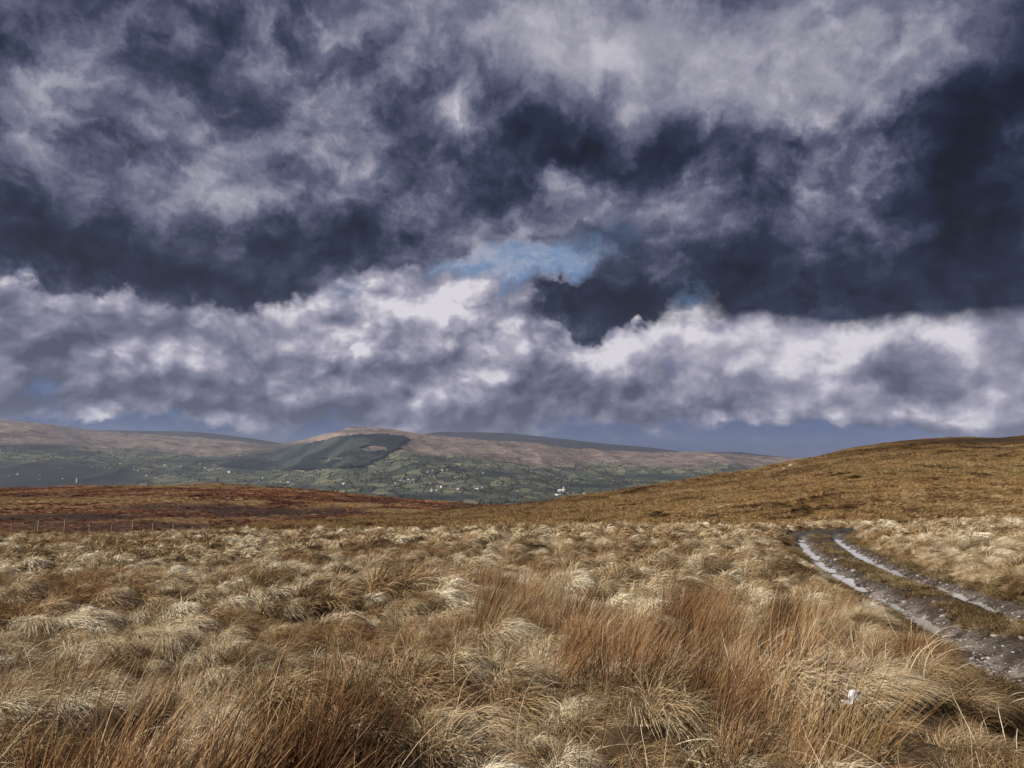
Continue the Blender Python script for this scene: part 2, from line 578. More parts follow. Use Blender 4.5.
def track_coords(x, y):
    """signed distance from the track's centre line and the index along it (far away: 99)"""
    x, y = np.asarray(x, float), np.asarray(y, float)
    sh = x.shape
    x, y = x.ravel(), y.ravel()
    d = np.full(x.shape, 99.0)
    k = np.zeros(x.shape, int)
    lo, hi = TRACK.min(0) - 4, TRACK.max(0) + 4
    near = np.where((x > lo[0]) & (x < hi[0]) & (y > lo[1]) & (y < hi[1]))[0]
    for i0 in range(0, len(near), 20000):
        n = near[i0:i0 + 20000]
        dx = x[n, None] - TRACK[None, :, 0]
        dy = y[n, None] - TRACK[None, :, 1]
        q = np.argmin(dx * dx + dy * dy, 1)
        j = np.arange(len(n))
        d[n] = dx[j, q] * TRACK_N[q, 0] + dy[j, q] * TRACK_N[q, 1]
        off = np.hypot(dx[j, q], dy[j, q])
        d[n] = np.where(off > np.abs(d[n]) + 0.5, off, d[n])
        k[n] = q
    return d.reshape(sh), k.reshape(sh)


def hummock(x, y):
    return fbm(x, y, 0.75, 3, 3, 0.42)


def z_relief(x, y):
    r = np.hypot(x, y)
    z = (np.abs(hummock(x, y)) ** 0.8 * np.sign(hummock(x, y))) * 0.26 * sstep(r, 1.0, 4.0)
    z = z + fbm(x, y, 5.0, 3, 9) * 0.20 * sstep(r, 2, 9)
    z = z + fbm(x, y, 22.0, 3, 21) * 0.45 * sstep(r, 10, 40)
    return z


def z_moor(x, y):
    """ground under the near grass, with hummocks, banks and the sunken track"""
    x, y = np.asarray(x, float), np.asarray(y, float)
    d, k = track_coords(x, y)
    ad = np.abs(d + fbm(x, y, 1.6, 2, 44) * 0.22)
    m = sstep(ad, 1.2, 2.1)
    return z_base(x, y) + z_relief(x, y) * m + 0.10 * np.exp(-((ad - 2.1) / 0.5) ** 2) - 0.46 * (1 - m)


def z_track(d, x, y):
    """surface of the track: raised middle, two worn ruts, clods"""
    rut = np.exp(-((np.abs(d) - GAUGE) / 0.26) ** 2)
    z = z_base(x, y) - 0.17 - 0.15 * rut + 0.05 * np.exp(-(d / 0.45) ** 2)
    z = z + fbm(x, y, 0.45, 4, 61, 0.68) * 0.075 + fbm(x, y, 2.2, 2, 71) * 0.05
    return z


# ------------------------------------------------------------------ ground sheet
def ground_material():
    m, g = material('peat_soil')
    p = world_pos(g)
    n = g.noise(p, 1.3, 6, 0.6)
    n2 = g.noise(p, 0.07, 5, 0.6)
    c = g.ramp(n, [(0.3, (0.022, 0.016, 0.011)), (0.55, (0.060, 0.040, 0.022)), (0.75, (0.13, 0.095, 0.055))])
    c = g.mix(g.mrange(n2, 0.45, 0.62), c, (0.11, 0.060, 0.028))
    finish(g, c, 0.95, g.bump(g.noise(p, 9.0, 5, 0.6), 0.6, 0.06), 0.1)
    return m


def build_ground():
    th = np.r_[np.linspace(-math.pi, -R(44), 70, endpoint=False), np.linspace(-R(44), R(44), 760, endpoint=False),
               np.linspace(R(44), math.pi, 70)]
    r = np.r_[np.linspace(0.25, 2.4, 12, endpoint=False), np.exp(np.linspace(math.log(2.4), math.log(140), 520, endpoint=False)),
              np.exp(np.linspace(math.log(140), math.log(14500), 60))]
    T, RR = np.meshgrid(th, r, indexing='ij')
    X, Y = np.sin(T) * RR, np.cos(T) * RR
    Z = z_moor(X, Y)
    Z = np.where(RR > 120, Z - 0.0, Z)
    V = np.stack([X, Y, Z], -1).reshape(-1, 3)
    F = grid_faces(len(th), len(r))
    # close the small hole under the camera
    V = np.vstack([V, [[0, 0, 0.0]]])
    me = make_mesh('ground', V, F, [ground_material()], True)
    o = tag(link('ground', me), 'dark peaty ground of the moor under the dead grass', kind='structure')
    return o


build_ground()


# ------------------------------------------------------------------ hills, one mound per ridge line
def mound(a0, a1, na, r0, z0row, Rc, crest, prof, nt, back, relief, power=1.0, t_end=1.6):
    """heights along fans of sight: A columns across, T from the foot (0) over the crest (1) to the back"""
    A = np.linspace(a0, a1, na)
    px = 512 + F_PX * A
    rc = smooth_curve(px, *Rc)
    rows = smooth_curve(px, *crest)
    zc = H_CAM + rc * row_slope(rows)
    if np.ndim(r0):
        r0 = smooth_curve(px, *r0)
    else:
        r0 = np.full(na, float(r0))
    zf = H_CAM + r0 * row_slope(smooth_curve(px, *z0row))
    T = np.r_[np.linspace(0, 1.12, nt), np.linspace(1.14, t_end, max(12, nt // 12))]
    Y = r0[:, None] + (rc - r0)[:, None] * T[None, :]
    X = A[:, None] * Y
    rise = prof(np.clip(T, 0, 1), px[:, None])
    Z = zf[:, None] + (zc - zf)[:, None] * rise
    over = np.clip(T - 1, 0, 9)[None, :]
    Z = Z - back * over ** 1.5 * (rc - r0)[:, None] / 1000.0
    Z = Z + relief(X, Y, T[None, :], px[:, None])
    return X, Y, Z, np.broadcast_to(T[None, :], X.shape), np.broadcast_to(px[:, None], X.shape)


# the brown hill the track runs towards
def hill_relief(X, Y, T, px):
    e = sstep(T, 0.02, 0.3)
    return (fbm(X, Y, 90, 4, 31) * 2.6 * e + fbm(X * 0.8 + Y * 0.5, Y, 26, 4, 35) * 1.0 + fbm(X, Y, 5, 3, 38, 0.6) * 0.32)


HILL_CREST = ([60, 150, 240, 340, 420, 500, 600, 700, 760, 800, 850, 910, 960, 990, 1024, 1150, 1350],
              [552, 540, 528, 519, 514, 506.5, 494, 479, 467.5, 459, 447, 440, 437.5, 438, 435, 424, 410])
X, Y, Z, T, PX = mound(-0.55, 1.05, 900, 62, ([60, 500, 1350], [556, 545, 540]),
                       ([60, 240, 500, 700, 1024, 1350], [120, 160, 330, 480, 540, 560]), HILL_CREST,
                       lambda t, px: t ** 0.92, 420, 260, hill_relief)


def hill_material():
    m, g = material('moor_hillside')
    p = world_pos(g)
    px = g.vmath('MULTIPLY', p, (1.0, 0.55, 1.0))
    a = g.noise(px, 0.030, 7, 0.62, dist=0.6)
    b = g.noise(p, 0.16, 7, 0.65)
    c = g.noise(p, 1.1, 5, 0.65)
    t = g.attr('rise')
    v = (a - 0.5) * 0.9 + (b - 0.5) * 1.3 + (c - 0.5) * 1.5 + 0.5
    col = g.ramp(v, [(0.14, (0.016, 0.011, 0.007)), (0.34, (0.050, 0.028, 0.013)), (0.52, (0.105, 0.056, 0.022)),
                     (0.70, (0.180, 0.105, 0.040)), (0.92, (0.30, 0.21, 0.10))])
    # gold grass near the foot, greener turf on the top
    foot = g.mrange(t, 0.38, 0.08) * g.mrange(b + a * 0.8, 0.75, 1.05)
    col = g.mix(foot * 0.7, col, g.mix(c, (0.13, 0.075, 0.025), (0.34, 0.225, 0.085)))
    green = g.mrange(a * 0.6 + b * 0.4, 0.50, 0.60) * g.mrange(t, 0.45, 0.8)
    col = g.mix(green * 0.5, col, (0.115, 0.092, 0.030))
    lawn = g.attr('turf')
    col = g.mix(lawn * 0.7, col, g.mix(b, (0.06, 0.055, 0.015), (0.17, 0.155, 0.06)))
    dk = g.attr('dark')
    col = g.mix(dk * 0.8, col, (0.020, 0.014, 0.010))
    finish(g, col, 0.95, g.bump(g.noise(p, 0.9, 6, 0.7), 1.0, 0.5), 0.05)
    return m


def spot(ppx, ppy, cx, cy, rx, ry):
    return np.clip(1.3 - np.hypot((ppx - cx) / rx, (ppy - cy) / ry), 0, 1)


_px, _py = project(X, Y, Z)
_n = fbm(X, Y, 18, 3, 77)
turf = np.clip(spot(_px, _py, 1005, 467, 55, 9) + spot(_px, _py, 830, 458, 20, 6) + spot(_px, _py, 900, 470, 60, 5) * .5 + _n * .5, 0, 1) * (T < 1.01)
dark = np.clip(spot(_px, _py, 1004, 464.5, 22, 1.6) * 2 + spot(_px, _py, 985, 474, 26, 2.0) + spot(_px, _py, 960, 441, 80, 2.2)
               + spot(_px, _py, 1000, 440, 40, 3.5) + _n * .35, 0, 1) * (T < 1.02)
me = make_mesh('hill', np.stack([X, Y, Z], -1).reshape(-1, 3), grid_faces(*X.shape), [hill_material()], True,
               {'rise': T, 'turf': turf, 'dark': dark})
tag(link('hill', me), 'brown grassy hill rising to the right behind the track', kind='structure')
HILL = (X, Y, Z, T)


# the heather moor on the left
def heath_relief(X, Y, T, px):
    e = sstep(T, 0.0, 0.3)
    return fbm(X, Y, 120, 4, 131) * 3.0 * e * (1.0 - 0.6 * sstep(T, 0.8, 1.0)) + fbm(X, Y, 20, 4, 135) * 0.8 + fbm(X, Y, 4, 3, 139, 0.6) * 0.35


X, Y, Z, T, PX = mound(-1.0, 0.42, 800, 112, ([-300, 850], [552, 556]), ([-300, 0, 300, 500, 850], [640, 620, 560, 520, 520]),
                       ([-300, 0, 100, 200, 300, 400, 480, 560, 850], [492, 488, 485, 484, 489, 498.5, 505, 510, 530]),
                       lambda t, px: t ** 0.95, 380, 300, heath_relief)


def heath_material():
    m, g = material('heather_moor')
    p = world_pos(g)
    a = g.noise(g.vmath('MULTIPLY', p, (0.5, 1.0, 1.0)), 0.026, 6, 0.6, dist=0.5)
    b = g.noise(p, 0.11, 7, 0.66)
    c = g.noise(p, 0.8, 5, 0.6)
    v = (a - 0.5) * 1.0 + (b - 0.5) * 1.4 + (c - 0.5) * 1.4 + 0.46
    col = g.ramp(v, [(0.15, (0.020, 0.012, 0.011)), (0.40, (0.062, 0.026, 0.018)), (0.58, (0.135, 0.058, 0.034)),
                     (0.74, (0.24, 0.135, 0.070)), (0.95, (0.40, 0.27, 0.14))])
    col = g.mix(g.attr('straw') * 0.85, col, g.mix(b, (0.22, 0.14, 0.07), (0.46, 0.31, 0.15)))
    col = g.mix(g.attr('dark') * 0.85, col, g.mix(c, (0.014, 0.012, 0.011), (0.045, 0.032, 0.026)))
    finish(g, col, 0.95, g.bump(g.noise(p, 1.2, 6, 0.7), 1.0, 0.5), 0.05)
    return m


HEATH = (X, Y, Z, T)
_px, _py = project(X, Y, Z)
_n = fbm(X, Y, 22, 4, 177)
straw = np.clip(spot(_px, _py, 60, 501, 130, 2.6) + spot(_px, _py, 140, 499, 60, 3) + spot(_px, _py, 20, 507, 70, 1.6)
                + spot(_px, _py, 180, 486.5, 80, 1.5) + spot(_px, _py, 350, 505, 40, 2.5) + spot(_px, _py, 170, 520, 60, 2.5) * .6
                + spot(_px, _py, 250, 503, 20, 3) + spot(_px, _py, 400, 511, 40, 2) + _n * .55, 0, 1)
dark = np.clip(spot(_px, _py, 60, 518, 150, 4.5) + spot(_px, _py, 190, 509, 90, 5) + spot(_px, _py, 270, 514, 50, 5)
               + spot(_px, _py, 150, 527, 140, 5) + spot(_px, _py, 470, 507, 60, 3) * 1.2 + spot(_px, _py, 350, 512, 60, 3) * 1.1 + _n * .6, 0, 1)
HEATH_STRAW, HEATH_DARK = straw, dark
me = make_mesh('heather_moor', np.stack([X, Y, Z], -1).reshape(-1, 3), grid_faces(*X.shape), [heath_material()], True,
               {'straw': straw, 'dark': dark})
tag(link('heather_moor', me), 'red brown heather moor rising beyond the fence', kind='structure')


# the far side of the valley
def far_relief(X, Y, T, px):
    e = sstep(T, 0.12, 0.5) * (1 - 0.75 * sstep(T, 0.75, 1.0))
    return (fbm(X, Y, 1700, 5, 231) * 75 - np.abs(fbm(X + Y * .2, Y * .25, 520, 3, 251)) * 70) * e + fbm(X, Y, 420, 4, 236) * 22 * e + fbm(X, Y, 90, 3, 239) * 4 * sstep(T, 0.2, .6)


FAR_CREST = ([-300, -100, 0, 40, 100, 200, 240, 270, 300, 330, 355, 400, 430, 480, 540, 600, 640, 700, 760, 800, 860, 1000],
             [408, 412, 417.5, 421, 430, 437.5, 441, 443.5, 440.5, 432, 425.5, 428, 432.5, 437, 442, 448.5, 451.5, 452.5, 456.5, 459, 462, 466])
X, Y, Z, T, PX = mound(-1.0, 0.6, 1000, 2500, ([-300, 1000], [516, 516]),
                       ([-300, 0, 120, 270, 355, 520, 800, 1000], [6200, 6400, 7200, 8000, 5600, 6000, 7000, 7400]), FAR_CREST,
                       lambda t, px: np.clip(t, 0, 1) ** 1.45, 330, 900, far_relief, t_end=1.5)


def far_material():
    m, g = material('far_hillside')
    p = world_pos(g)
    wob = g.noise(p, 0.004, 3, 0.5, color=True)
    pw = g.vmath('ADD', p, g.vmath('SCALE', wob, scale=120.0))
    pw = g.vmath('MULTIPLY', pw, (1.0, 0.55, 1.0))
    cell = g.voronoi(pw, 1 / 72.0, 'F1', 'Color', 0.9)
    edge = g.voronoi(pw, 1 / 72.0, 'DISTANCE_TO_EDGE', 'Distance', 0.9)
    cr, cg, cb = g.sep(cell)
    n = g.noise(p, 1 / 260.0, 6, 0.6)
    f = g.noise(p, 1 / 60.0, 5, 0.65)
    field = g.ramp(cr * 0.75 + f * 0.4 - 0.05, [(0.05, (0.032, 0.036, 0.029)), (0.35, (0.060, 0.068, 0.047)), (0.6, (0.092, 0.098, 0.066)),
                                               (0.82, (0.130, 0.128, 0.078)), (1.0, (0.20, 0.17, 0.115))])
    field = g.mix(g.mrange(edge, 0.075, 0.03), field, (0.018, 0.024, 0.016))
    fine = g.noise(g.vmath('MULTIPLY', p, (1.0, 0.4, 1.0)), 1 / 22.0, 5, 0.7)
    moor = g.ramp((n - 0.5) * 1.0 + (f - 0.5) * 1.2 + (fine - 0.5) * 0.9 + 0.5, [(0.28, (0.070, 0.052, 0.048)), (0.5, (0.150, 0.112, 0.098)), (0.75, (0.24, 0.19, 0.15))])
    col = g.mix(g.attr('moor'), field, moor)
    col = g.mix(g.attr('scrub_shadow'), col, g.mix(f, (0.010, 0.014, 0.016), (0.032, 0.036, 0.034)))  # one dark tone for scrub and for the painted cloud shadow
    finish(g, col, 0.95, g.bump(g.noise(p, 1 / 25.0, 6, 0.7), 1.0, 8.0), 0.03)
    return m


_px, _py = project(X, Y, Z)
_n = fbm(X, Y, 500, 5, 277)
line = smooth_curve(_px, [-300, 0, 120, 250, 330, 400, 430, 500, 560, 640, 700, 800], [446, 446, 449, 458, 452, 456, 457, 461, 467, 468, 469, 466])
moor = sstep(line - _py + _n * 9, -3, 4)
scrub_shadow = np.clip(spot(_px, _py, 10, 476, 120, 13) * 2.2 + spot(_px, _py, 100, 481, 40, 3.5) + spot(_px, _py, 30, 447, 45, 3.5) * 1.3 + spot(_px, _py, 70, 453, 30, 3)  # dark scrub, with a cloud shadow painted in on the left slope
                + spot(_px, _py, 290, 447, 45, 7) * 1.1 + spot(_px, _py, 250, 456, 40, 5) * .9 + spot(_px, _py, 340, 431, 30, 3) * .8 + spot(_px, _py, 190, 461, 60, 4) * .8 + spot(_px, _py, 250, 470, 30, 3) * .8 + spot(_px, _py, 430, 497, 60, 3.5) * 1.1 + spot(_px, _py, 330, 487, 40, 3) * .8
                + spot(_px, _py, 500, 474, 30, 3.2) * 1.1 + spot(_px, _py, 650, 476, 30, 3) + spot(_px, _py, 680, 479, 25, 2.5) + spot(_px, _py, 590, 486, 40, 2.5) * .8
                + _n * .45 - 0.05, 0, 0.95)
scrub_shadow = np.where(T < 1.01, scrub_shadow, 0)
FARM = (X, Y, Z, T)
far_F = grid_faces(*X.shape)
me = make_mesh('hills', np.stack([X, Y, Z], -1).reshape(-1, 3), far_F, [far_material()], True, {'moor': moor, 'scrub_shadow': scrub_shadow})
tag(link('hills', me), 'far side of the valley with fields below and bare moor above', kind='structure')
FAR_PX, FAR_PY, moor_mask = _px, _py, moor

# the last dark ridges behind it
X, Y, Z, T, PX = mound(-1.0, 0.7, 700, 6800, ([-300, 1100], [470, 470]), ([-300, 1100], [9800, 9800]),
                       ([-300, 0, 60, 95, 150, 190, 230, 270, 320, 400, 430, 445, 500, 560, 600, 650, 685, 710, 735, 760, 800, 900, 1100],
                        [436, 434, 432, 430, 430.5, 431.5, 435.5, 441, 448, 440, 433, 431.5, 433, 438.5, 443, 447.5, 451.5, 452, 451.8, 454.5, 458, 462, 466]),
                       lambda t, px: t ** 1.1, 60, 900, lambda X, Y, T, px: fbm(X, Y, 900, 4, 331) * 14 * (1 - .7 * sstep(T, .8, 1)))
m, g = material('far_ridge')
p = world_pos(g)
finish(g, g.ramp(g.noise(p, 1 / 400.0, 6, 0.6), [(0.3, (0.010, 0.011, 0.015)), (0.7, (0.028, 0.025, 0.030))]), 0.95, None, 0.03)  # cloud shadow on the ridge is put into this dark base colour
me = make_mesh('distant_hills', np.stack([X, Y, Z], -1).reshape(-1, 3), grid_faces(*X.shape), [m], True)
tag(link('distant_hills', me), 'dark ridges on the horizon behind the valley', kind='structure')

# ------------------------------------------------------------------ haze over the valley
def build_haze():
    m = bpy.data.materials.new('haze')
    m.use_nodes = True
    g = NT(m.node_tree)
    vol = g.node('ShaderNodeVolumePrincipled')
    vol.inputs['Color'].default_value = (0.66, 0.76, 1.0, 1)
    vol.inputs['Density'].default_value = HAZE
    vol.inputs['Anisotropy'].default_value = 0.2
    out = g.node('ShaderNodeOutputMaterial')
    g.t.links.new(vol.outputs[0], out.inputs['Volume'])
    x, y0, y1, z0, z1 = 15000, -15000, 15200, -1300, 420
    V = [(sx * x, y, z) for z in (z0, z1) for sx, y in ((-1, y0), (1, y0), (1, y1), (-1, y1))]
    F = [(0, 3, 2, 1), (4, 5, 6, 7), (0, 1, 5, 4), (1, 2, 6, 5), (2, 3, 7, 6), (3, 0, 4, 7)]
    o = link('haze', make_mesh('haze', V, F, [m]))
    tag(o, 'thin blue haze filling the air over the valley', 'haze', kind='stuff')


HAZE = 3.1e-5
build_haze()


# ------------------------------------------------------------------ the track
def mud_material():
    m, g = material('wet_track_mud')
    p = world_pos(g)
    n = g.noise(p, 2.2, 6, 0.62)
    f = g.noise(p, 14.0, 5, 0.65)
    st = g.voronoi(p, 26.0, 'F1', 'Distance', dims='3D')
    rut = g.attr('rut')
    mud = g.ramp(n * 0.6 + f * 0.4, [(0.34, (0.020, 0.014, 0.011)), (0.5, (0.052, 0.038, 0.028)), (0.68, (0.130, 0.100, 0.080))])
    grit = g.mix(g.mrange(st, 0.34, 0.16), g.mix(f, (0.090, 0.072, 0.060), (0.27, 0.24, 0.215)), (0.38, 0.35, 0.33))
    c = g.mix(rut * g.mrange(n, 0.42, 0.60), mud, grit)
    turf = g.ramp(f, [(0.35, (0.026, 0.019, 0.011)), (0.65, (0.085, 0.060, 0.030))])
    c = g.mix(g.attr('turf') * g.mrange(n, 0.36, 0.5), c, turf)
    rough = g.mrange(n * 0.5 + f * 0.5, 0.40, 0.54, 0.30, 0.85)
    finish(g, c, rough, g.bump(f * 0.9 + st * 0.5, 1.0, 0.06), 0.3)
    return m


def build_track():
    nl, nw = 1500, 61
    P = resample(TRACK, nl)
    t = np.gradient(P, axis=0)
    t /= np.hypot(*t.T)[:, None]
    N = np.stack([-t[:, 1], t[:, 0]], 1)
    d = np.linspace(-1.55, 1.55, nw)
    X = P[:, 0:1] + N[:, 0:1] * d
    Y = P[:, 1:2] + N[:, 1:2] * d
    Dd = np.broadcast_to(d, X.shape)
    Z = z_track(Dd, X, Y)
    rut = np.exp(-((np.abs(Dd) - GAUGE + fbm(X, Y, 0.9, 3, 88) * 0.12) / 0.25) ** 2)
    turf = np.exp(-(Dd / 0.34) ** 2) + sstep(np.abs(Dd), 1.12, 1.4)
    me = make_mesh('track', np.stack([X, Y, Z], -1).reshape(-1, 3), grid_faces(nl, nw), [mud_material()], True, {'rut': rut, 'turf': np.clip(turf, 0, 1)})
    tag(link('track', me), 'muddy farm track with two worn wheel ruts', kind='structure')
    # standing water: level pools between small dams, their shores drawn by the clods of the rut
    m, g = material('rain_water')
    p = world_pos(g)
    b = finish(g, (0.38, 0.365, 0.34), 0.05, g.bump(g.noise(p, 18.0, 3, 0.6), 0.05, 0.01), 0.5)
    b.inputs['IOR'].default_value = 1.333
    V, F = [], []
    s = np.r_[0, np.cumsum(np.hypot(*np.diff(P, axis=0).T))]
    for side, y_lo, y_hi, lift in ((1, 15.5, 37.8, .066), (-1, 18.5, 37.6, .060), (1, 10.5, 15.5, .048), (-1, 11.8, 18.5, .040)):
        i = 0
        idx = [k for k in range(nl) if y_lo < P[k, 1] < y_hi]
        while i < len(idx) - 5:
            L = RNG.uniform(0.9, 2.4)
            j = i
            while j < len(idx) - 1 and s[idx[j]] - s[idx[i]] < L:
                j += 1
            seg = idx[i:j + 1]
            cx = P[seg] + N[seg] * side * GAUGE
            zz = z_track(np.full(len(seg), side * GAUGE), cx[:, 0], cx[:, 1])
            zl = np.percentile(zz, 22) + lift * RNG.uniform(0.75, 1.1)
            w = 0.22
            for e in (-w, w):
                rim = P[seg] + N[seg] * (side * GAUGE + e)
                zl = min(zl, float(np.percentile(z_track(np.full(len(seg), side * GAUGE + e), rim[:, 0], rim[:, 1]), 12)) - 0.004)
            b0 = len(V)
            for q in seg[::2]:
                for e in (-w, w):
                    c = P[q] + N[q] * (side * GAUGE + e)
                    V.append((c[0], c[1], zl))
            n2 = len(seg[::2])
            for q in range(n2 - 1):
                a = b0 + 2 * q
                F.append((a, a + 1, a + 3, a + 2))
            i = j
    me = make_mesh('puddle_water', V, np.array(F), [m], False)
    tag(link('puddle_water', me), 'rain water lying in the wheel ruts of the track', kind='structure')


build_track()


def build_gravel():
    """small stones pressed into the ruts"""
    m = plain('track_stone', (0.26, 0.24, 0.23), 0.75, 0.45, 6)
    var = [lump('stone', 0.03, 900 + k, m, (1.2, .9, .55), .3, 9, 6) for k in range(5)]
    rg = np.random.default_rng(905)
    P = resample(TRACK, 3000)
    t = np.gradient(P, axis=0)
    t /= np.hypot(*t.T)[:, None]
    k = rg.integers(0, 3000, 5200)
    d = np.where(rg.random(5200) < .75, rg.choice([-1, 1], 5200) * (GAUGE + rg.normal(0, .16, 5200)), rg.uniform(-1.2, 1.2, 5200))
    x, y = P[k, 0] - t[k, 1] * d, P[k, 1] + t[k, 0] * d
    ok = (y > 3) & (y < 36)
    x, y, d = x[ok], y[ok], d[ok]
    n = len(x)
    s_ = rg.lognormal(-0.5, 0.5, n)
    scatter('track_stones', np.stack([x, y, z_track(d, x, y) + 0.003], 1), rg.uniform(0, 6.28, n), rg.normal(0, .25, (n, 2)), np.stack([s_, s_, s_], 1), rg.integers(0, 5, n), var,
            'small grey stones pressed into the wheel ruts', 'gravel')


# ------------------------------------------------------------------ grass
def blades(n, rad, length, width, lean, upright, droop, wind, segs=4, tuft_h=0.0, spread=1.0, seed=0, kink=0.0):
    """a clump of tapering leaf blades bending under their weight and the wind; returns verts, quads, tone per vertex"""
    rg = np.random.default_rng(seed)
    rr = rad * np.sqrt(rg.random(n))
    an = rg.random(n) * 2 * math.pi
    pos = np.stack([rr * np.cos(an), rr * np.sin(an), tuft_h * (1 - (rr / max(rad, 1e-6)) ** 2) - 0.03], 1)
    L = rg.uniform(*length, n)
    out = np.stack([np.cos(an), np.sin(an), np.zeros(n)], 1) * (rr / max(rad, 1e-6))[:, None] * spread
    d = out + np.array(lean) + np.stack([rg.normal(0, .22, n), rg.normal(0, .22, n), np.zeros(n)], 1)
    d[:, 2] += upright * rg.uniform(0.7, 1.3, n)
    d /= np.linalg.norm(d, axis=1)[:, None]
    side = np.cross(d, rg.normal(0, 1, (n, 3)))
    side /= np.linalg.norm(side, axis=1)[:, None] + 1e-9
    tone = rg.random(n)
    wd = width * rg.uniform(0.6, 1.25, n)
    kk = rg.random(n) < kink
    rows = []
    for s in range(segs + 1):
        f = s / segs
        w = wd * (1 - f ** 2.2) * 0.5 + 0.0004
        rows.append(np.stack([pos - side * w[:, None], pos + side * w[:, None]], 1))
        step = (L / segs)[:, None]
        pos = pos + d * step
        d = d + np.array([wind[0], wind[1], -droop]) * (0.6 + f) / segs * (0.6 + 0.8 * tone[:, None])
        d[:, :2] += rg.normal(0, 0.06, (n, 2))
        if s == segs // 2:
            d[kk] += np.stack([rg.normal(.6, .5, kk.sum()), rg.normal(0, .5, kk.sum()), rg.normal(-1.1, .4, kk.sum())], 1)
        d /= np.linalg.norm(d, axis=1)[:, None]
        pos[:, 2] = np.maximum(pos[:, 2], -0.08)
    V = np.stack(rows, 1)                                  # n, segs+1, 2, 3
    base = (np.arange(n) * (segs + 1) * 2)[:, None]
    s = np.arange(segs)[None, :] * 2
    q = base + s
    F = np.stack([q, q + 1, q + 3, q + 2], -1).reshape(-1, 4)
    return V.reshape(-1, 3), F, np.repeat(tone, (segs + 1) * 2)


def merged(parts):
    V, F, T, off = [], [], [], 0
    for v, f, t in parts:
        V.append(v)
        F.append(f + off)
        T.append(t)
        off += len(v)
    return np.vstack(V), np.vstack(F), np.concatenate(T)


def grass_material(name, stops, patch, patch_amt, fine=0.9, shift=0.0, gold=None, broad=None):
    m, g = material(name)
    p = world_pos(g)
    t = g.attr('tone')
    info = g.node('ShaderNodeObjectInfo')
    rnd = S(g, info.outputs['Random'])
    a = g.noise(p, 0.11, 4, 0.6)
    b = g.noise(p, fine, 3, 0.6)
    v = t * 0.40 + rnd * 0.42 + (b - 0.5) * 1.6 + (a - 0.5) * 1.0 + 0.15 + shift if not broad else t * 0.14 + rnd * 0.14 + (b - 0.5) * 0.8 + (a - 0.5) * 0.7 + 0.42 + shift
    if broad:
        v = v + (g.noise(g.vmath('MULTIPLY', p, (1.0, 0.45, 1.0)), broad, 6, 0.66, dist=0.8) - 0.5) * 2.1
    col = g.ramp(v, stops)
    pa = g.mrange(g.noise(g.vmath('ADD', p, (31.0, 7.0, 0.0)), 0.16, 4, 0.65) * 0.7 + g.noise(p, 1.2, 2, 0.5) * 0.3, 0.50, 0.60)
    pc = g.ramp(t, [(0.0, patch[0]), (1.0, patch[1])])
    col = g.mix(pa * patch_amt, col, pc)
    if gold:                # the wet flat at the foot of the hill carries golden grass
        x_, y_, _z = g.sep(p)
        near = g.mrange(y_, gold[0], gold[1]) * g.mrange(a * 0.6 + b * 0.4, 0.36, 0.52)
        col = g.mix(near * 0.85, col, g.ramp(t, [(0.0, (0.165, 0.096, 0.040)), (0.5, (0.285, 0.188, 0.086)), (1.0, (0.42, 0.30, 0.16))]))
    d = g.node('ShaderNodeBsdfDiffuse')
    g.put(d.inputs['Color'], col)
    tr = g.node('ShaderNodeBsdfTranslucent')
    g.put(tr.inputs['Color'], col)
    ms = g.node('ShaderNodeMixShader')
    ms.inputs[0].default_value = 0.14
    g.t.links.new(d.outputs[0], ms.inputs[1])
    g.t.links.new(tr.outputs[0], ms.inputs[2])
    out = g.node('ShaderNodeOutputMaterial')
    g.t.links.new(ms.outputs[0], out.inputs['Surface'])
    return m


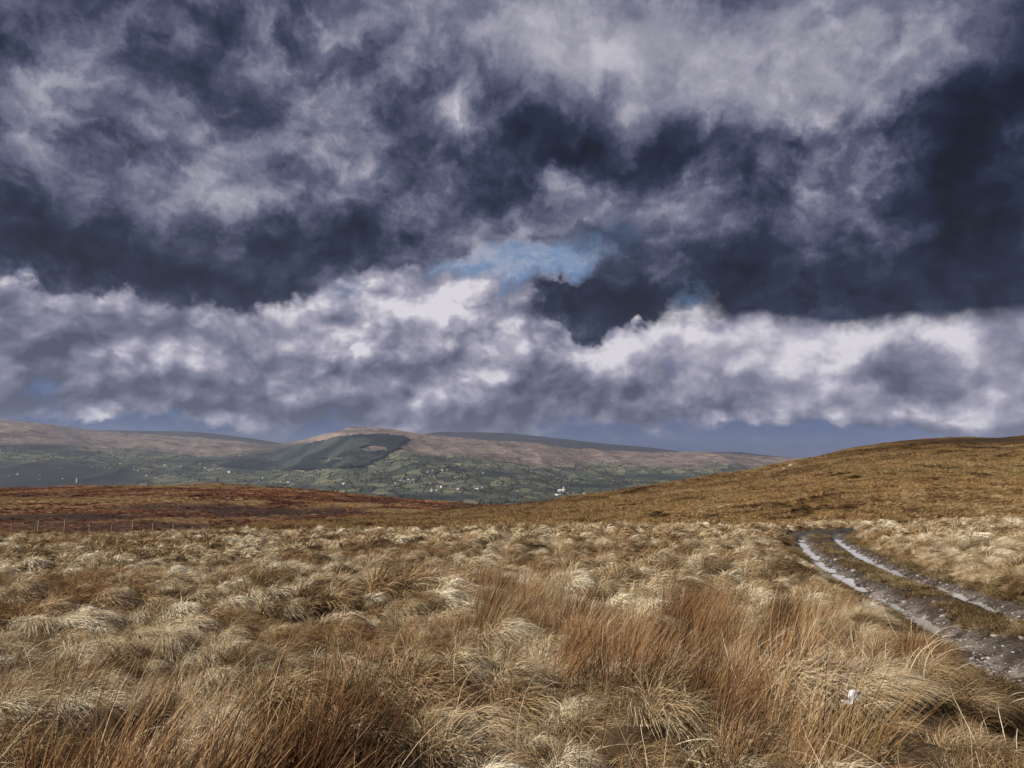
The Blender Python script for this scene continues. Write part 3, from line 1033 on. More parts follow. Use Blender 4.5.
def scatter(name, pts, yaw, tilt, scl, idx, variants, label, cat):
    """one object whose points each carry one of the clump meshes"""
    coll = bpy.data.collections.new(name + '_clumps')
    for i, me in enumerate(variants):
        o = bpy.data.objects.new('%s_clump.%03d' % (name, i + 1), me)
        coll.objects.link(o)
    me = bpy.data.meshes.new(name)
    me.vertices.add(len(pts))
    me.vertices.foreach_set('co', np.asarray(pts, np.float32).ravel())
    ra = me.attributes.new('rot', 'FLOAT_VECTOR', 'POINT')
    ra.data.foreach_set('vector', np.stack([tilt[:, 0], tilt[:, 1], yaw], 1).astype(np.float32).ravel())
    sa = me.attributes.new('scl', 'FLOAT_VECTOR', 'POINT')
    sa.data.foreach_set('vector', np.asarray(scl, np.float32).ravel())
    ia = me.attributes.new('pick', 'INT', 'POINT')
    ia.data.foreach_set('value', np.asarray(idx, np.int32))
    o = link(name, me)
    ng = bpy.data.node_groups.new(name, 'GeometryNodeTree')
    ng.interface.new_socket('Geometry', in_out='INPUT', socket_type='NodeSocketGeometry')
    ng.interface.new_socket('Geometry', in_out='OUTPUT', socket_type='NodeSocketGeometry')
    N = ng.nodes
    gi, go = N.new('NodeGroupInput'), N.new('NodeGroupOutput')
    iop = N.new('GeometryNodeInstanceOnPoints')
    ci = N.new('GeometryNodeCollectionInfo')
    ci.inputs['Collection'].default_value = coll
    ci.inputs['Separate Children'].default_value = True
    ci.inputs['Reset Children'].default_value = True
    iop.inputs['Pick Instance'].default_value = True

    def named(nm, typ):
        n = N.new('GeometryNodeInputNamedAttribute')
        n.data_type = typ
        n.inputs['Name'].default_value = nm
        return n.outputs['Attribute']
    L = ng.links
    e2r = N.new('FunctionNodeEulerToRotation')
    L.new(named('rot', 'FLOAT_VECTOR'), e2r.inputs[0])
    L.new(gi.outputs[0], iop.inputs['Points'])
    L.new(ci.outputs[0], iop.inputs['Instance'])
    L.new(named('pick', 'INT'), iop.inputs['Instance Index'])
    L.new(e2r.outputs[0], iop.inputs['Rotation'])
    L.new(named('scl', 'FLOAT_VECTOR'), iop.inputs['Scale'])
    L.new(iop.outputs[0], go.inputs[0])
    md = o.modifiers.new('clumps', 'NODES')
    md.node_group = ng
    tag(o, label, cat, kind='stuff')
    return o


def jitter_points(r0, r1, step, half, seed):
    """an uneven spread of points over a fan of ground in front of the camera"""
    rg = np.random.default_rng(seed)
    xs = np.arange(-r1, r1, step)
    ys = np.arange(-4, r1, step)
    X, Y = np.meshgrid(xs, ys)
    X = X.ravel() + rg.uniform(-.5, .5, X.size) * step * 0.95
    Y = Y.ravel() + rg.uniform(-.5, .5, Y.size) * step * 0.95
    r = np.hypot(X, Y)
    k = (r >= r0) & (r < r1) & (np.abs(np.arctan2(X, Y)) < half)
    return X[k], Y[k], rg


LITTER = on_ground(852, 697, lambda x, y: z_moor(x, y) + 0.22)


def open_view(x, y):
    """the trodden gap in the grass where the plastic bag lies"""
    a = (x - LITTER[0]) / 0.24
    b = (y - LITTER[1] + 0.35) / 0.60
    return a * a + b * b > 1




def build_grass():
    straw = [(0.05, (0.055, 0.034, 0.018)), (0.24, (0.165, 0.108, 0.055)), (0.42, (0.320, 0.225, 0.120)), (0.60, (0.490, 0.385, 0.240)), (0.90, (0.69, 0.61, 0.46))]
    mat = grass_material('dead_moor_grass', straw, ((0.130, 0.066, 0.026), (0.320, 0.180, 0.078)), 0.70, 1.2, -0.14)

    def lod(n, width, segs, seeds):
        out = []
        for sd in seeds:
            rg = np.random.default_rng(sd)
            p = blades(n, 0.20, (0.18, 0.40), width, (0.55, -0.05, 0), 0.62, 2.1, (0.75, -0.10), segs, 0.10, 0.90, sd)
            v, f, t = p
            out.append(make_mesh('tussock', v, f, [mat], False, {'tone': t}))
        return out
    near = lod(560, 0.0030, 6, range(100, 107))
    mid = lod(330, 0.0066, 5, range(120, 126))
    far = lod(150, 0.017, 4, range(140, 145))
    pts, yaw, tilt, scl, idx = [], [], [], [], []
    for r0, r1, step, v0, nv, boost, sd in ((1.2, 13, 0.24, 0, 7, 0.78, 1), (13, 32, 0.33, 7, 6, 1.0, 2), (32, 100, 0.52, 13, 5, 1.3, 3)):
        x, y, rg = jitter_points(r0, r1, step, R(44), sd)
        d, _ = track_coords(x, y)
        hum = hummock(x, y)                 # the same noise as the hummocks: bare gaps in the hollows
        keep = (np.abs(d + fbm(x, y, 1.6, 2, 44) * 0.2) > 1.48) & (rg.random(len(x)) < 0.58 * np.maximum(0.10, 0.55 + 1.6 * (hum + 0.14))) & open_view(x, y)
        x, y, hum = x[keep], y[keep], hum[keep]
        n = len(x)
        z = z_moor(x, y)
        pts.append(np.stack([x, y, z - 0.02], 1))
        yaw.append(rg.normal(0, 0.38, n) + fbm(x, y, 9, 2, 55) * 0.5)
        tilt.append(rg.normal(0, 0.10, (n, 2)))
        s = rg.uniform(0.62, 1.12, n) * boost * (1.0 + 0.55 * np.clip(hum, -.6, .7)) * (0.80 + 0.35 * vnoise(x / 6, y / 6, 91))
        s *= 0.45 + 0.55 * sstep(np.abs(track_coords(x, y)[0]), 1.5, 3.0)
        scl.append(np.stack([s, s, s * rg.uniform(0.75, 1.15, n)], 1))
        idx.append(v0 + rg.integers(0, nv, n))
    # grass hanging over the banks of the track
    x, y, rg = jitter_points(4.5, 44, 0.17, R(44), 4)
    d, k = track_coords(x, y)
    keep = (np.abs(d) > 1.42) & (np.abs(d) < 2.3) & (rg.random(len(x)) < 0.8) & open_view(x, y)
    x, y, d, k = x[keep], y[keep], d[keep], k[keep]
    n = len(x)
    pts.append(np.stack([x, y, z_moor(x, y) - 0.02], 1))
    to = -np.sign(d)[:, None] * TRACK_N[k]
    yaw.append(np.arctan2(to[:, 1], to[:, 0]) * 0.55 + rg.normal(0, 0.35, n))
    tilt.append(rg.normal(0, 0.12, (n, 2)))
    sc_ = rg.uniform(0.40, 0.80, n)
    scl.append(np.stack([sc_, sc_, sc_], 1))
    idx.append(np.where(np.hypot(x, y) < 13, rg.integers(0, 7, n), 7 + rg.integers(0, 6, n)))
    cat = lambda q: np.concatenate(q)
    print('tussocks', len(cat(idx)))
    scatter('moor_grass', cat(pts), cat(yaw), cat(tilt), cat(scl), cat(idx), near + mid + far,
            'tan and brown dead grass between the pale tussocks', 'grass')
    # the tussocks themselves: domes of fine pale leaves combed over by the wind
    pale = [(0.06, (0.085, 0.056, 0.032)), (0.26, (0.230, 0.165, 0.100)), (0.46, (0.420, 0.325, 0.195)), (0.66, (0.590, 0.495, 0.340)), (0.95, (0.75, 0.68, 0.53))]
    mat = grass_material('pale_tussock_grass', pale, ((0.180, 0.092, 0.036), (0.400, 0.235, 0.100)), 0.65, 1.3, 0.03)

    def dome(n, width, segs, seeds):
        out = []
        for sd in seeds:
            v, f, t = blades(n, 0.27, (0.13, 0.29), width, (0.62, -0.08, 0), 0.36, 2.4, (0.9, -0.12), segs, 0.27, 1.05, sd)
            out.append(make_mesh('tussock', v, f, [mat], False, {'tone': t}))
        return out
    var = dome(1300, 0.0030, 6, range(160, 166)) + dome(800, 0.0056, 5, range(166, 171)) + dome(340, 0.014, 4, range(171, 175))
    pts, yaw, tilt, scl, idx = [], [], [], [], []
    for r0, r1, step, v0, nv, boost, sd in ((1.8, 11, 0.38, 0, 6, 0.76, 5), (11, 30, 0.48, 6, 5, 0.95, 6), (30, 100, 0.68, 11, 4, 1.25, 7)):
        x, y, rg = jitter_points(r0, r1, step, R(44), sd)
        d, _ = track_coords(x, y)
        reg = fbm(x, y, 7.0, 3, 404)
        keep = (np.abs(d) > np.where(y < 10, 2.4, 1.85)) & (rg.random(len(x)) < (0.70 + 0.7 * reg) * (1 - 0.55 * sstep(y, 36, 62))) & open_view(x, y)
        x, y = x[keep], y[keep]
        n = len(x)
        pts.append(np.stack([x, y, z_moor(x, y) - 0.03], 1))
        yaw.append(rg.normal(0, 0.30, n) + fbm(x, y, 9, 2, 55) * 0.5)
        tilt.append(rg.normal(0, 0.10, (n, 2)))
        s_ = rg.uniform(0.50, 1.30, n) * boost * (0.75 + 0.25 * sstep(np.abs(track_coords(x, y)[0]), 1.8, 3.5))
        scl.append(np.stack([s_ * rg.uniform(.9, 1.35, n), s_, s_ * rg.uniform(0.75, 1.2, n)], 1))
        idx.append(v0 + rg.integers(0, nv, n))
    print('domes', len(cat(idx)))
    scatter('tussock_grass', cat(pts), cat(yaw), cat(tilt), cat(scl), cat(idx), var,
            'pale dead grass tussocks combed over by the wind on the near ground', 'grass')


RUSH_ZONES = [      # outlines drawn on the photograph of where the rushes stand (their feet), with density
    ([(-60, 690), (60, 720), (160, 730), (300, 715), (430, 725), (560, 735), (600, 800), (600, 1200), (-300, 1200), (-300, 700)], 1.25),
    ([(520, 668), (600, 646), (660, 630), (740, 626), (826, 612), (846, 640), (790, 700), (700, 720), (560, 712)], 0.85),
    ([(640, 700), (800, 690), (850, 730), (870, 790), (800, 1000), (600, 1000), (620, 760)], 0.50),
    ([(872, 642), (925, 650), (935, 690), (880, 690)], 0.55),
    ([(470, 596), (560, 590), (720, 600), (730, 626), (640, 634), (470, 655)], 0.40),
    ([(40, 552), (100, 548), (110, 562), (40, 566)], 0.6),
    ([(960, 740), (1100, 740), (1100, 800), (900, 800), (880, 760)], 0.14),
]


def build_rushes():
    reed = [(0.08, (0.020, 0.012, 0.008)), (0.34, (0.075, 0.038, 0.019)), (0.52, (0.165, 0.086, 0.039)), (0.74, (0.290, 0.175, 0.085)), (1.0, (0.52, 0.40, 0.25))]
    mat = grass_material('dead_rush_stems', reed, ((0.085, 0.075, 0.025), (0.200, 0.150, 0.055)), 0.35, 0.7, 0.03)
    var = []
    for sd in range(200, 208):
        a = blades(70, 0.11, (0.36, 0.80), 0.0036, (0.40, -0.03, 0), 1.25, 0.18, (0.26, 0.0), 6, 0.0, 0.30, sd, kink=0.10)
        b = blades(30, 0.14, (0.2, 0.45), 0.0034, (0.30, -0.05, 0), 0.8, 1.2, (0.4, 0.0), 5, 0.0, 0.6, sd + 50)
        v, f, t = merged([a, b])
        var.append(make_mesh('rush_clump', v, f, [mat], False, {'tone': t}))
    x, y, rg = jitter_points(1.6, 110, 0.21, R(44), 77)
    k = (np.hypot(x, y) < 16) | (rg.random(len(x)) < 0.35)
    x, y = x[k], y[k]
    px, py = project(x, y, z_base(x, y))
    d, _ = track_coords(x, y)
    prob = np.full(len(x), 0.006)
    prob[np.hypot(x, y) > 40] = 0.0015
    for poly, pr in RUSH_ZONES:
        prob = np.maximum(prob, np.where(inside(poly, px, py), pr, 0))
    clump = sstep(fbm(x, y, 1.5, 3, 303), -0.12, 0.25)
    keep = (rg.random(len(x)) < prob * (0.04 + 0.80 * clump)) & (np.abs(d) > 1.7) & (np.hypot(x, y) > 2.6) & open_view(x, y)
    x, y = x[keep], y[keep]
    n = len(x)
    print('rushes', n)
    z = z_moor(x, y)
    s = rg.uniform(0.65, 1.15, n)
    scatter('rushes', np.stack([x, y, z], 1), rg.normal(0, 0.35, n), rg.normal(0, 0.07, (n, 2)), np.stack([s, s, s], 1), rg.integers(0, 8, n), var,
            'tall brown rushes leaning in the wind among the pale grass', 'rushes')
    # long bleached leaves lying across the stems
    pale = [(0.0, (0.40, 0.32, 0.20)), (1.0, (0.72, 0.66, 0.52))]
    mat2 = grass_material('bleached_leaves', pale, ((0.45, 0.36, 0.22), (0.6, 0.5, 0.34)), 0.3)
    var = []
    for sd in range(300, 305):
        v, f, t = blades(9, 0.20, (0.35, 0.70), 0.0042, (0.5, 0.05, 0), 0.8, 1.0, (0.7, 0.0), 7, 0.0, 0.8, sd, kink=0.5)
        var.append(make_mesh('bleached_leaf', v, f, [mat2], False, {'tone': t}))
    x, y, rg = jitter_points(2.4, 9, 0.5, R(42), 78)
    d, _ = track_coords(x, y)
    keep = (np.abs(d) > 1.7) & (rg.random(len(x)) < 0.6) & open_view(x, y)
    x, y = x[keep], y[keep]
    n = len(x)
    s = rg.uniform(0.7, 1.1, n)
    scatter('bleached_leaves', np.stack([x, y, z_moor(x, y) + 0.03], 1), rg.normal(0, 0.8, n), rg.normal(0, 0.15, (n, 2)), np.stack([s, s, s], 1),
            rg.integers(0, 5, n), var, 'long bleached grass leaves bent over among the rushes', 'grass')


def build_verge():
    """short worn grass on the middle of the track and along its edges"""
    g2 = [(0.1, (0.022, 0.015, 0.008)), (0.4, (0.075, 0.049, 0.024)), (0.65, (0.160, 0.110, 0.055)), (0.95, (0.34, 0.27, 0.16))]
    mat = grass_material('worn_track_grass', g2, ((0.062, 0.046, 0.019), (0.165, 0.122, 0.055)), 0.5, 2.2)
    var = []
    for sd in range(400, 405):
        v, f, t = blades(130, 0.12, (0.07, 0.19), 0.006, (0.25, -0.1, 0), 0.7, 1.2, (0.4, -0.1), 4, 0.0, 0.9, sd)
        var.append(make_mesh('short_grass', v, f, [mat], False, {'tone': t}))
    x, y, rg = jitter_points(4.5, 42, 0.10, R(42), 79)
    d, _ = track_coords(x, y)
    ad = np.abs(d + fbm(x, y, 1.1, 3, 66) * 0.22)
    n1 = fbm(x, y, 1.5, 3, 68)
    pr = np.where(ad < 0.33, 0.75 * sstep(n1, -0.40, 0.15), 0) + np.where((ad > 1.24) & (ad < 1.6), 0.6, 0)
    pr *= np.clip(1.3 - np.hypot(x, y) / 60, .4, 1)
    keep = (rg.random(len(x)) < pr) & (np.abs(d) < 1.6)
    x, y, d = x[keep], y[keep], d[keep]
    n = len(x)
    print('verge', n)
    z = np.where(np.abs(d) < 1.3, z_track(d, x, y), np.maximum(z_track(d, x, y), z_moor(x, y))) - 0.01
    s = rg.uniform(0.6, 1.25, n) * (0.8 + 0.3 * sstep(np.abs(d), .8, 1.5))
    scatter('track_grass', np.stack([x, y, z], 1), rg.normal(0, 0.9, n), rg.normal(0, 0.1, (n, 2)), np.stack([s, s, s], 1), rg.integers(0, 5, n), var,
            'short worn green and tan grass along the middle and edges of the track', 'grass')


build_grass()
build_rushes()
build_verge()
#GRASS-END


def build_slope_grass():
    """coarse grass and heather clumps on the hillside and the heath beyond the near ground"""
    def clumps(mat, name, seeds, n, w, hgt, droop):
        out = []
        for sd in seeds:
            v, f, t = blades(n, 0.30, hgt, w, (0.4, -0.1, 0), 0.8, droop, (0.6, -0.1), 3, 0.06, 0.9, sd)
            out.append(make_mesh(name, v, f, [mat], False, {'tone': t}))
        return out

    def spread(XYZT, n, rmax, seed, tmax=1.03, wmul=None):
        X, Y, Z, T = XYZT
        rg = np.random.default_rng(seed)
        r = np.hypot(X, Y)
        ok = (T < tmax) & (r < rmax) & (np.abs(np.arctan2(X, Y)) < R(37)) & (Z > z_base(X, Y) - 0.6)
        i, j = np.where(ok[:-1, :-1])
        wgt = r[i, j] ** 1.0 * (T[i, j + 1] - T[i, j]) / r[i, j] ** 1.0
        wgt = wgt * (X[i + 1, j] - X[i, j]) / np.maximum(r[i, j], 60) ** 0.6
        if wmul is not None:
            wgt = wgt * wmul[i, j]
        q = rg.choice(len(i), n, p=wgt / wgt.sum())
        i, j = i[q], j[q]
        a, b = rg.random(n), rg.random(n)
        P = [M[i, j] * (1 - a) * (1 - b) + M[i + 1, j] * a * (1 - b) + M[i, j + 1] * (1 - a) * b + M[i + 1, j + 1] * a * b for M in (X, Y, Z)]
        return np.stack(P, 1), rg
    brown = [(0.14, (0.022, 0.014, 0.009)), (0.32, (0.072, 0.040, 0.020)), (0.48, (0.150, 0.086, 0.039)), (0.64, (0.240, 0.152, 0.070)), (0.90, (0.38, 0.275, 0.15))]
    m1 = grass_material('hill_grass', brown, ((0.095, 0.075, 0.026), (0.205, 0.160, 0.062)), 0.5, 0.22, -0.045, (310, 130), 0.035)
    P, rg = spread(HILL, 46000, 430, 501)
    n = len(P)
    r = np.hypot(P[:, 0], P[:, 1])
    s = rg.uniform(0.6, 1.2, n) * (0.75 + r / 260)
    scatter('hill_grass', P, rg.normal(0, .6, n), rg.normal(0, .1, (n, 2)), np.stack([s, s, s * 0.75], 1), rg.integers(0, 4, n),
            clumps(m1, 'hill_clump', range(510, 514), 46, 0.05, (0.3, 0.6), 1.4), 'brown rough grass covering the hillside behind the track', 'grass')
    reg = fbm(HILL[0], HILL[1], 30, 4, 505)
    P, rg = spread(HILL, 2600, 150, 504, 0.5, np.clip(reg * 2 + .1, 0, 1) * (1 - sstep(np.hypot(HILL[0], HILL[1]), 75, 140)) + 1e-7)
    n = len(P)
    s = rg.uniform(0.7, 1.5, n) * 1.3
    gold = [(0.05, (0.085, 0.048, 0.020)), (0.4, (0.230, 0.145, 0.065)), (0.7, (0.38, 0.27, 0.14)), (0.98, (0.52, 0.42, 0.27))]
    m4 = grass_material('stray_tussock_grass', gold, ((0.17, 0.10, 0.04), (0.38, 0.25, 0.12)), 0.5, 0.5, 0.0)
    var = []
    for o in list(bpy.data.collections['tussock_grass_clumps'].objects)[-4:]:
        me = o.data.copy()
        me.materials.clear()
        me.materials.append(m4)
        var.append(me)
    scatter('stray_tussocks', P, rg.normal(0, .4, n), rg.normal(0, .1, (n, 2)), np.stack([s, s, s * .7], 1), rg.integers(0, 4, n), var,
            'golden tussocks thinning out at the foot of the brown hill', 'grass')
    red = [(0.12, (0.016, 0.009, 0.008)), (0.32, (0.070, 0.026, 0.017)), (0.50, (0.175, 0.068, 0.036)), (0.68, (0.32, 0.160, 0.080)), (0.92, (0.50, 0.33, 0.18))]
    m2 = grass_material('heath_growth', red, ((0.16, 0.10, 0.05), (0.36, 0.24, 0.12)), 0.55, 0.16, -0.04, None, 0.03)
    P, rg = spread(HEATH, 24000, 640, 502, 1.03, (1 - 0.9 * np.clip(HEATH_STRAW * 1.6, 0, 1)) * (1 - 0.85 * np.clip(HEATH_DARK * 1.3, 0, 1)))
    n = len(P)
    r = np.hypot(P[:, 0], P[:, 1])
    s = rg.uniform(0.6, 1.25, n) * (0.7 + r / 300)
    scatter('heather', P, rg.uniform(0, 6.28, n), rg.normal(0, .1, (n, 2)), np.stack([s, s, s * 0.7], 1), rg.integers(0, 4, n),
            clumps(m2, 'heather_clump', range(520, 524), 46, 0.06, (0.25, 0.5), 0.7), 'red brown heather and rough grass on the moor beyond the fence', 'heather')
    tan = [(0.05, (0.12, 0.075, 0.035)), (0.4, (0.26, 0.17, 0.085)), (0.95, (0.50, 0.37, 0.20))]
    m3 = grass_material('straw_strip_grass', tan, ((0.18, 0.11, 0.05), (0.40, 0.28, 0.14)), 0.5, 0.16, 0.05)
    P, rg = spread(HEATH, 9000, 640, 503, 1.03, np.clip(HEATH_STRAW * 1.4 - .25, 0, 1))
    n = len(P)
    r = np.hypot(P[:, 0], P[:, 1])
    s = rg.uniform(0.6, 1.2, n) * (0.6 + r / 320)
    scatter('straw_grass', P, rg.normal(0, .7, n), rg.normal(0, .1, (n, 2)), np.stack([s, s, s * 0.6], 1), rg.integers(0, 4, n),
            clumps(m3, 'straw_clump', range(530, 534), 46, 0.06, (0.25, 0.5), 1.4), 'straw coloured grass in strips across the heather moor', 'grass')


build_slope_grass()
#SLOPE-END


# ------------------------------------------------------------------ the fence along the edge of the near ground
def plain(name, color, rough=0.8, vary=0.25, scale=8.0, spec=0.2):
    m, g = material(name)
    tc = g.node('ShaderNodeTexCoord')
    n = g.noise(S(g, tc.outputs['Object']), scale, 4, 0.6)
    lo = tuple(c * (1 - vary) for c in color)
    hi = tuple(min(1, c * (1 + vary)) for c in color)
    finish(g, g.ramp(n, [(0.3, lo), (0.7, hi)]), rough, None, spec)
    return m


def tube(P, rad, sides=6):
    P = np.asarray(P, float)
    n = len(P)
    t = np.gradient(P, axis=0)
    t /= np.linalg.norm(t, axis=1)[:, None]
    up = np.where(np.abs(t[:, 2:3]) > 0.9, [[1, 0, 0]], [[0, 0, 1]])
    a = np.cross(t, up)
    a /= np.linalg.norm(a, axis=1)[:, None]
    b = np.cross(t, a)
    rad = np.broadcast_to(rad, (n,))
    V = []
    for k in range(sides):
        an = 2 * math.pi * k / sides
        V.append(P + (a * math.cos(an) + b * math.sin(an)) * rad[:, None])
    V = np.stack(V, 1).reshape(-1, 3)
    F = [(i * sides + k, i * sides + (k + 1) % sides, (i + 1) * sides + (k + 1) % sides, (i + 1) * sides + k) for i in range(n - 1) for k in range(sides)]
    F.append(tuple(range(sides))[::-1])
    F.append(tuple((n - 1) * sides + k for k in range(sides)))
    return V, F


def build_fence():
    wood = plain('weathered_post', (0.27, 0.235, 0.19), 0.9, 0.35, 20)
    steel = plain('fence_wire', (0.16, 0.15, 0.14), 0.5, 0.2, 3)
    feet = [(-8, 531.5), (17.5, 531), (44, 531), (70, 531), (95, 531.5), (116.5, 532), (137, 533), (158, 534.5), (178, 536), (196, 538)]
    hts = [1.35, 1.45, 1.2, 1.3, 1.3, 1.2, 1.2, 1.15, 1.3, 1.15]
    spots = []
    for (px, py) in feet:
        # on the crest line of the near ground in that direction
        a = (px - 512) / F_PX
        yy = np.linspace(62, 96, 300)
        zz = z_moor(a * yy * 1.0, yy)
        _, row = project(a * yy, yy, zz)
        k = int(np.argmin(np.abs(row - py) + np.abs(yy - 84) * 0.06))
        spots.append((a * yy[k], yy[k], zz[k]))
    root = bpy.data.objects.new('wire_fence', None)
    COL.objects.link(root)
    root.location = spots[4]
    tag(root, 'weathered wooden post fence at the far edge of the pale grass', 'fence')
    o0 = np.array(spots[4])
    tops = []
    for (x, y, z), h in zip(spots, hts):
        lean = RNG.normal(0, 0.035, 2)
        zs = np.linspace(-0.3, h, 6)
        P = np.stack([lean[0] * zs, lean[1] * zs, zs], 1)
        V, F = tube(P, [0.07, 0.07, 0.068, 0.066, 0.066, 0.055], 8)
        p = link('post', make_mesh('post', V, F, [wood]), root, tuple(np.array((x, y, z)) - o0))
        tops.append([np.array((x, y, z)) - o0 + P[2] * 0 + np.array([lean[0] * q, lean[1] * q - 0.09, q]) for q in (0.65, 1.05)])
    for w in range(2):
        pts = []
        for i in range(len(tops) - 1):
            for f in np.linspace(0, 1, 6, endpoint=False):
                q = tops[i][w] * (1 - f) + tops[i + 1][w] * f
                pts.append(q - np.array([0, 0, 0.04 * 4 * f * (1 - f)]))
        pts.append(tops[-1][w])
        V, F = tube(pts, 0.004, 5)
        link('wire', make_mesh('wire', V, F, [steel]), root)


build_fence()


# ------------------------------------------------------------------ on the far side of the valley
def on_far(px, py):
    """the point of the far slope seen at a picture position"""
    X, Y, Z, T = FARM
    e = (FAR_PX - px) ** 2 + ((FAR_PY - py) * 1.5) ** 2 + np.where(T > 1.0, 1e6, 0)
    k = np.unravel_index(np.argmin(e), e.shape)
    return float(X[k]), float(Y[k]), float(Z[k])


def box_faces(b):
    return [(b, b + 3, b + 2, b + 1), (b + 4, b + 5, b + 6, b + 7), (b, b + 1, b + 5, b + 4), (b + 1, b + 2, b + 6, b + 5), (b + 2, b + 3, b + 7, b + 6), (b + 3, b, b + 4, b + 7)]


def box(x0, x1, y0, y1, z0, z1):
    return [(x0, y0, z0), (x1, y0, z0), (x1, y1, z0), (x0, y1, z0), (x0, y0, z1), (x1, y0, z1), (x1, y1, z1), (x0, y1, z1)]


M_WHITE = plain('white_render', (0.74, 0.72, 0.68), 0.8, 0.06, 0.5)
M_SLATE = plain('slate_roof', (0.085, 0.085, 0.095), 0.7, 0.2, 0.5)
M_GREY = plain('grey_render', (0.46, 0.45, 0.43), 0.8, 0.1, 0.5)


def house_mesh(L, W, H, RH, wall):
    """walls under a gabled roof with a chimney at one end"""
    V = box(-L / 2, L / 2, -W / 2, W / 2, -4, H)
    F = box_faces(0)
    mi = [0] * 6
    b = len(V)
    e = 0.5
    V += [(-L / 2 - e, -W / 2 - e, H - .3), (L / 2 + e, -W / 2 - e, H - .3), (L / 2 + e, W / 2 + e, H - .3), (-L / 2 - e, W / 2 + e, H - .3), (-L / 2 - e, 0, H + RH), (L / 2 + e, 0, H + RH)]
    F += [(b, b + 1, b + 5, b + 4), (b + 2, b + 3, b + 4, b + 5), (b + 3, b, b + 4), (b + 1, b + 2, b + 5), (b, b + 3, b + 2, b + 1)]
    mi += [1, 1, 0, 0, 1]
    b = len(V)
    V += box(L / 2 - 1.6, L / 2 - .4, -.6, .6, H + RH - .9, H + RH + 1.2)
    F += box_faces(b)
    mi += [0] * 6
    return make_mesh('house', V, F, [wall, M_SLATE], False, None, mi)


HOUSES = [       # cluster: label, group, spots on the photograph (x, y, size)
    ('tiny white house in the scattered village at the foot of the left-hand fells', 'village houses below the left-hand fells',
     [(104, 468, 1), (110, 469, 1.2), (134, 470, 1), (138, 470.5, 1), (149, 473, 1.6), (146, 476, 1), (158, 465, 1), (165, 465.5, 1.5), (172, 470, 1), (120, 464, .9),
      (113, 455.5, 1), (161, 452, 1), (92, 467, .8), (128, 460, .8), (180, 467, 1), (184, 475, 1), (155, 478, 1), (60, 468.5, 1.1), (58, 468, .8)]),
    ('tiny pale house in the village spread along the valley floor below the dark conifer wood', 'village houses below the conifer wood',
     [(205, 468, 1.2), (212, 466, 1.3), (219, 464.5, 1.2), (223, 467.5, 1), (229, 472.5, 2), (218, 469, 1), (209, 471, 1), (200, 464.5, 1), (240, 456, 1.5), (246, 454, 1), (236, 474, 1),
      (252, 480, 1), (259, 481, 1), (266, 481.5, 1.2), (272, 480, 1), (280, 482, 1), (288, 482.5, 1.5), (263, 478, 1), (246, 483, 1), (230, 479, 1), (300, 480, 1.2),
      (318, 483, 1), (326, 479, .8), (344, 484, 1.3)]),
    ('small white house in the tight row of houses at the middle of the valley fields', 'white houses in a tight row mid valley',
     [(395, 483.5, 1), (401, 480.5, 1.4), (405, 481.5, 1.3), (408, 480, 1.2), (410.5, 482, 1.2), (413, 480.5, 1.3), (415, 482.5, 1)]),
    ('small white farmstead among the upper fields below the pink moor', 'white farmsteads in the upper fields',
     [(428, 472.5, 1.2), (433, 471, 1), (441.5, 470.5, 1.6), (447, 470, 1), (447, 477.5, 1.2), (419, 476, 1), (480, 475, 1.1), (483, 473.5, 1)]),
    ('white farm building among the low fields near the valley bottom', 'white farm buildings near the valley bottom',
     [(431, 491.2, 2), (436, 490.5, 1.2), (438, 487, 1.5), (442, 487.3, 1.6), (452.5, 487.3, 1.2), (458, 489.5, 1.8), (476.5, 489.3, 2), (482, 488, 1), (430, 484, .9), (519, 491, 1.2)]),
    ('small white house beside the long white building with the tower', 'houses beside the building with the tower',
     [(556.5, 495.3, 1.6), (561, 494.3, 1), (567, 493.5, 1.3), (573, 493.7, 1.3), (584, 494, 1.3), (597, 494.5, .9), (608, 493, .9)]),
    ('tiny pale cottage low in the shadowed dark slope at the left edge', 'cottages on the dark slope at the left edge',
     [(18, 474.5, 1), (39, 479.5, 1), (40, 475, .9), (62, 479, 1), (8, 476, .8)]),
]


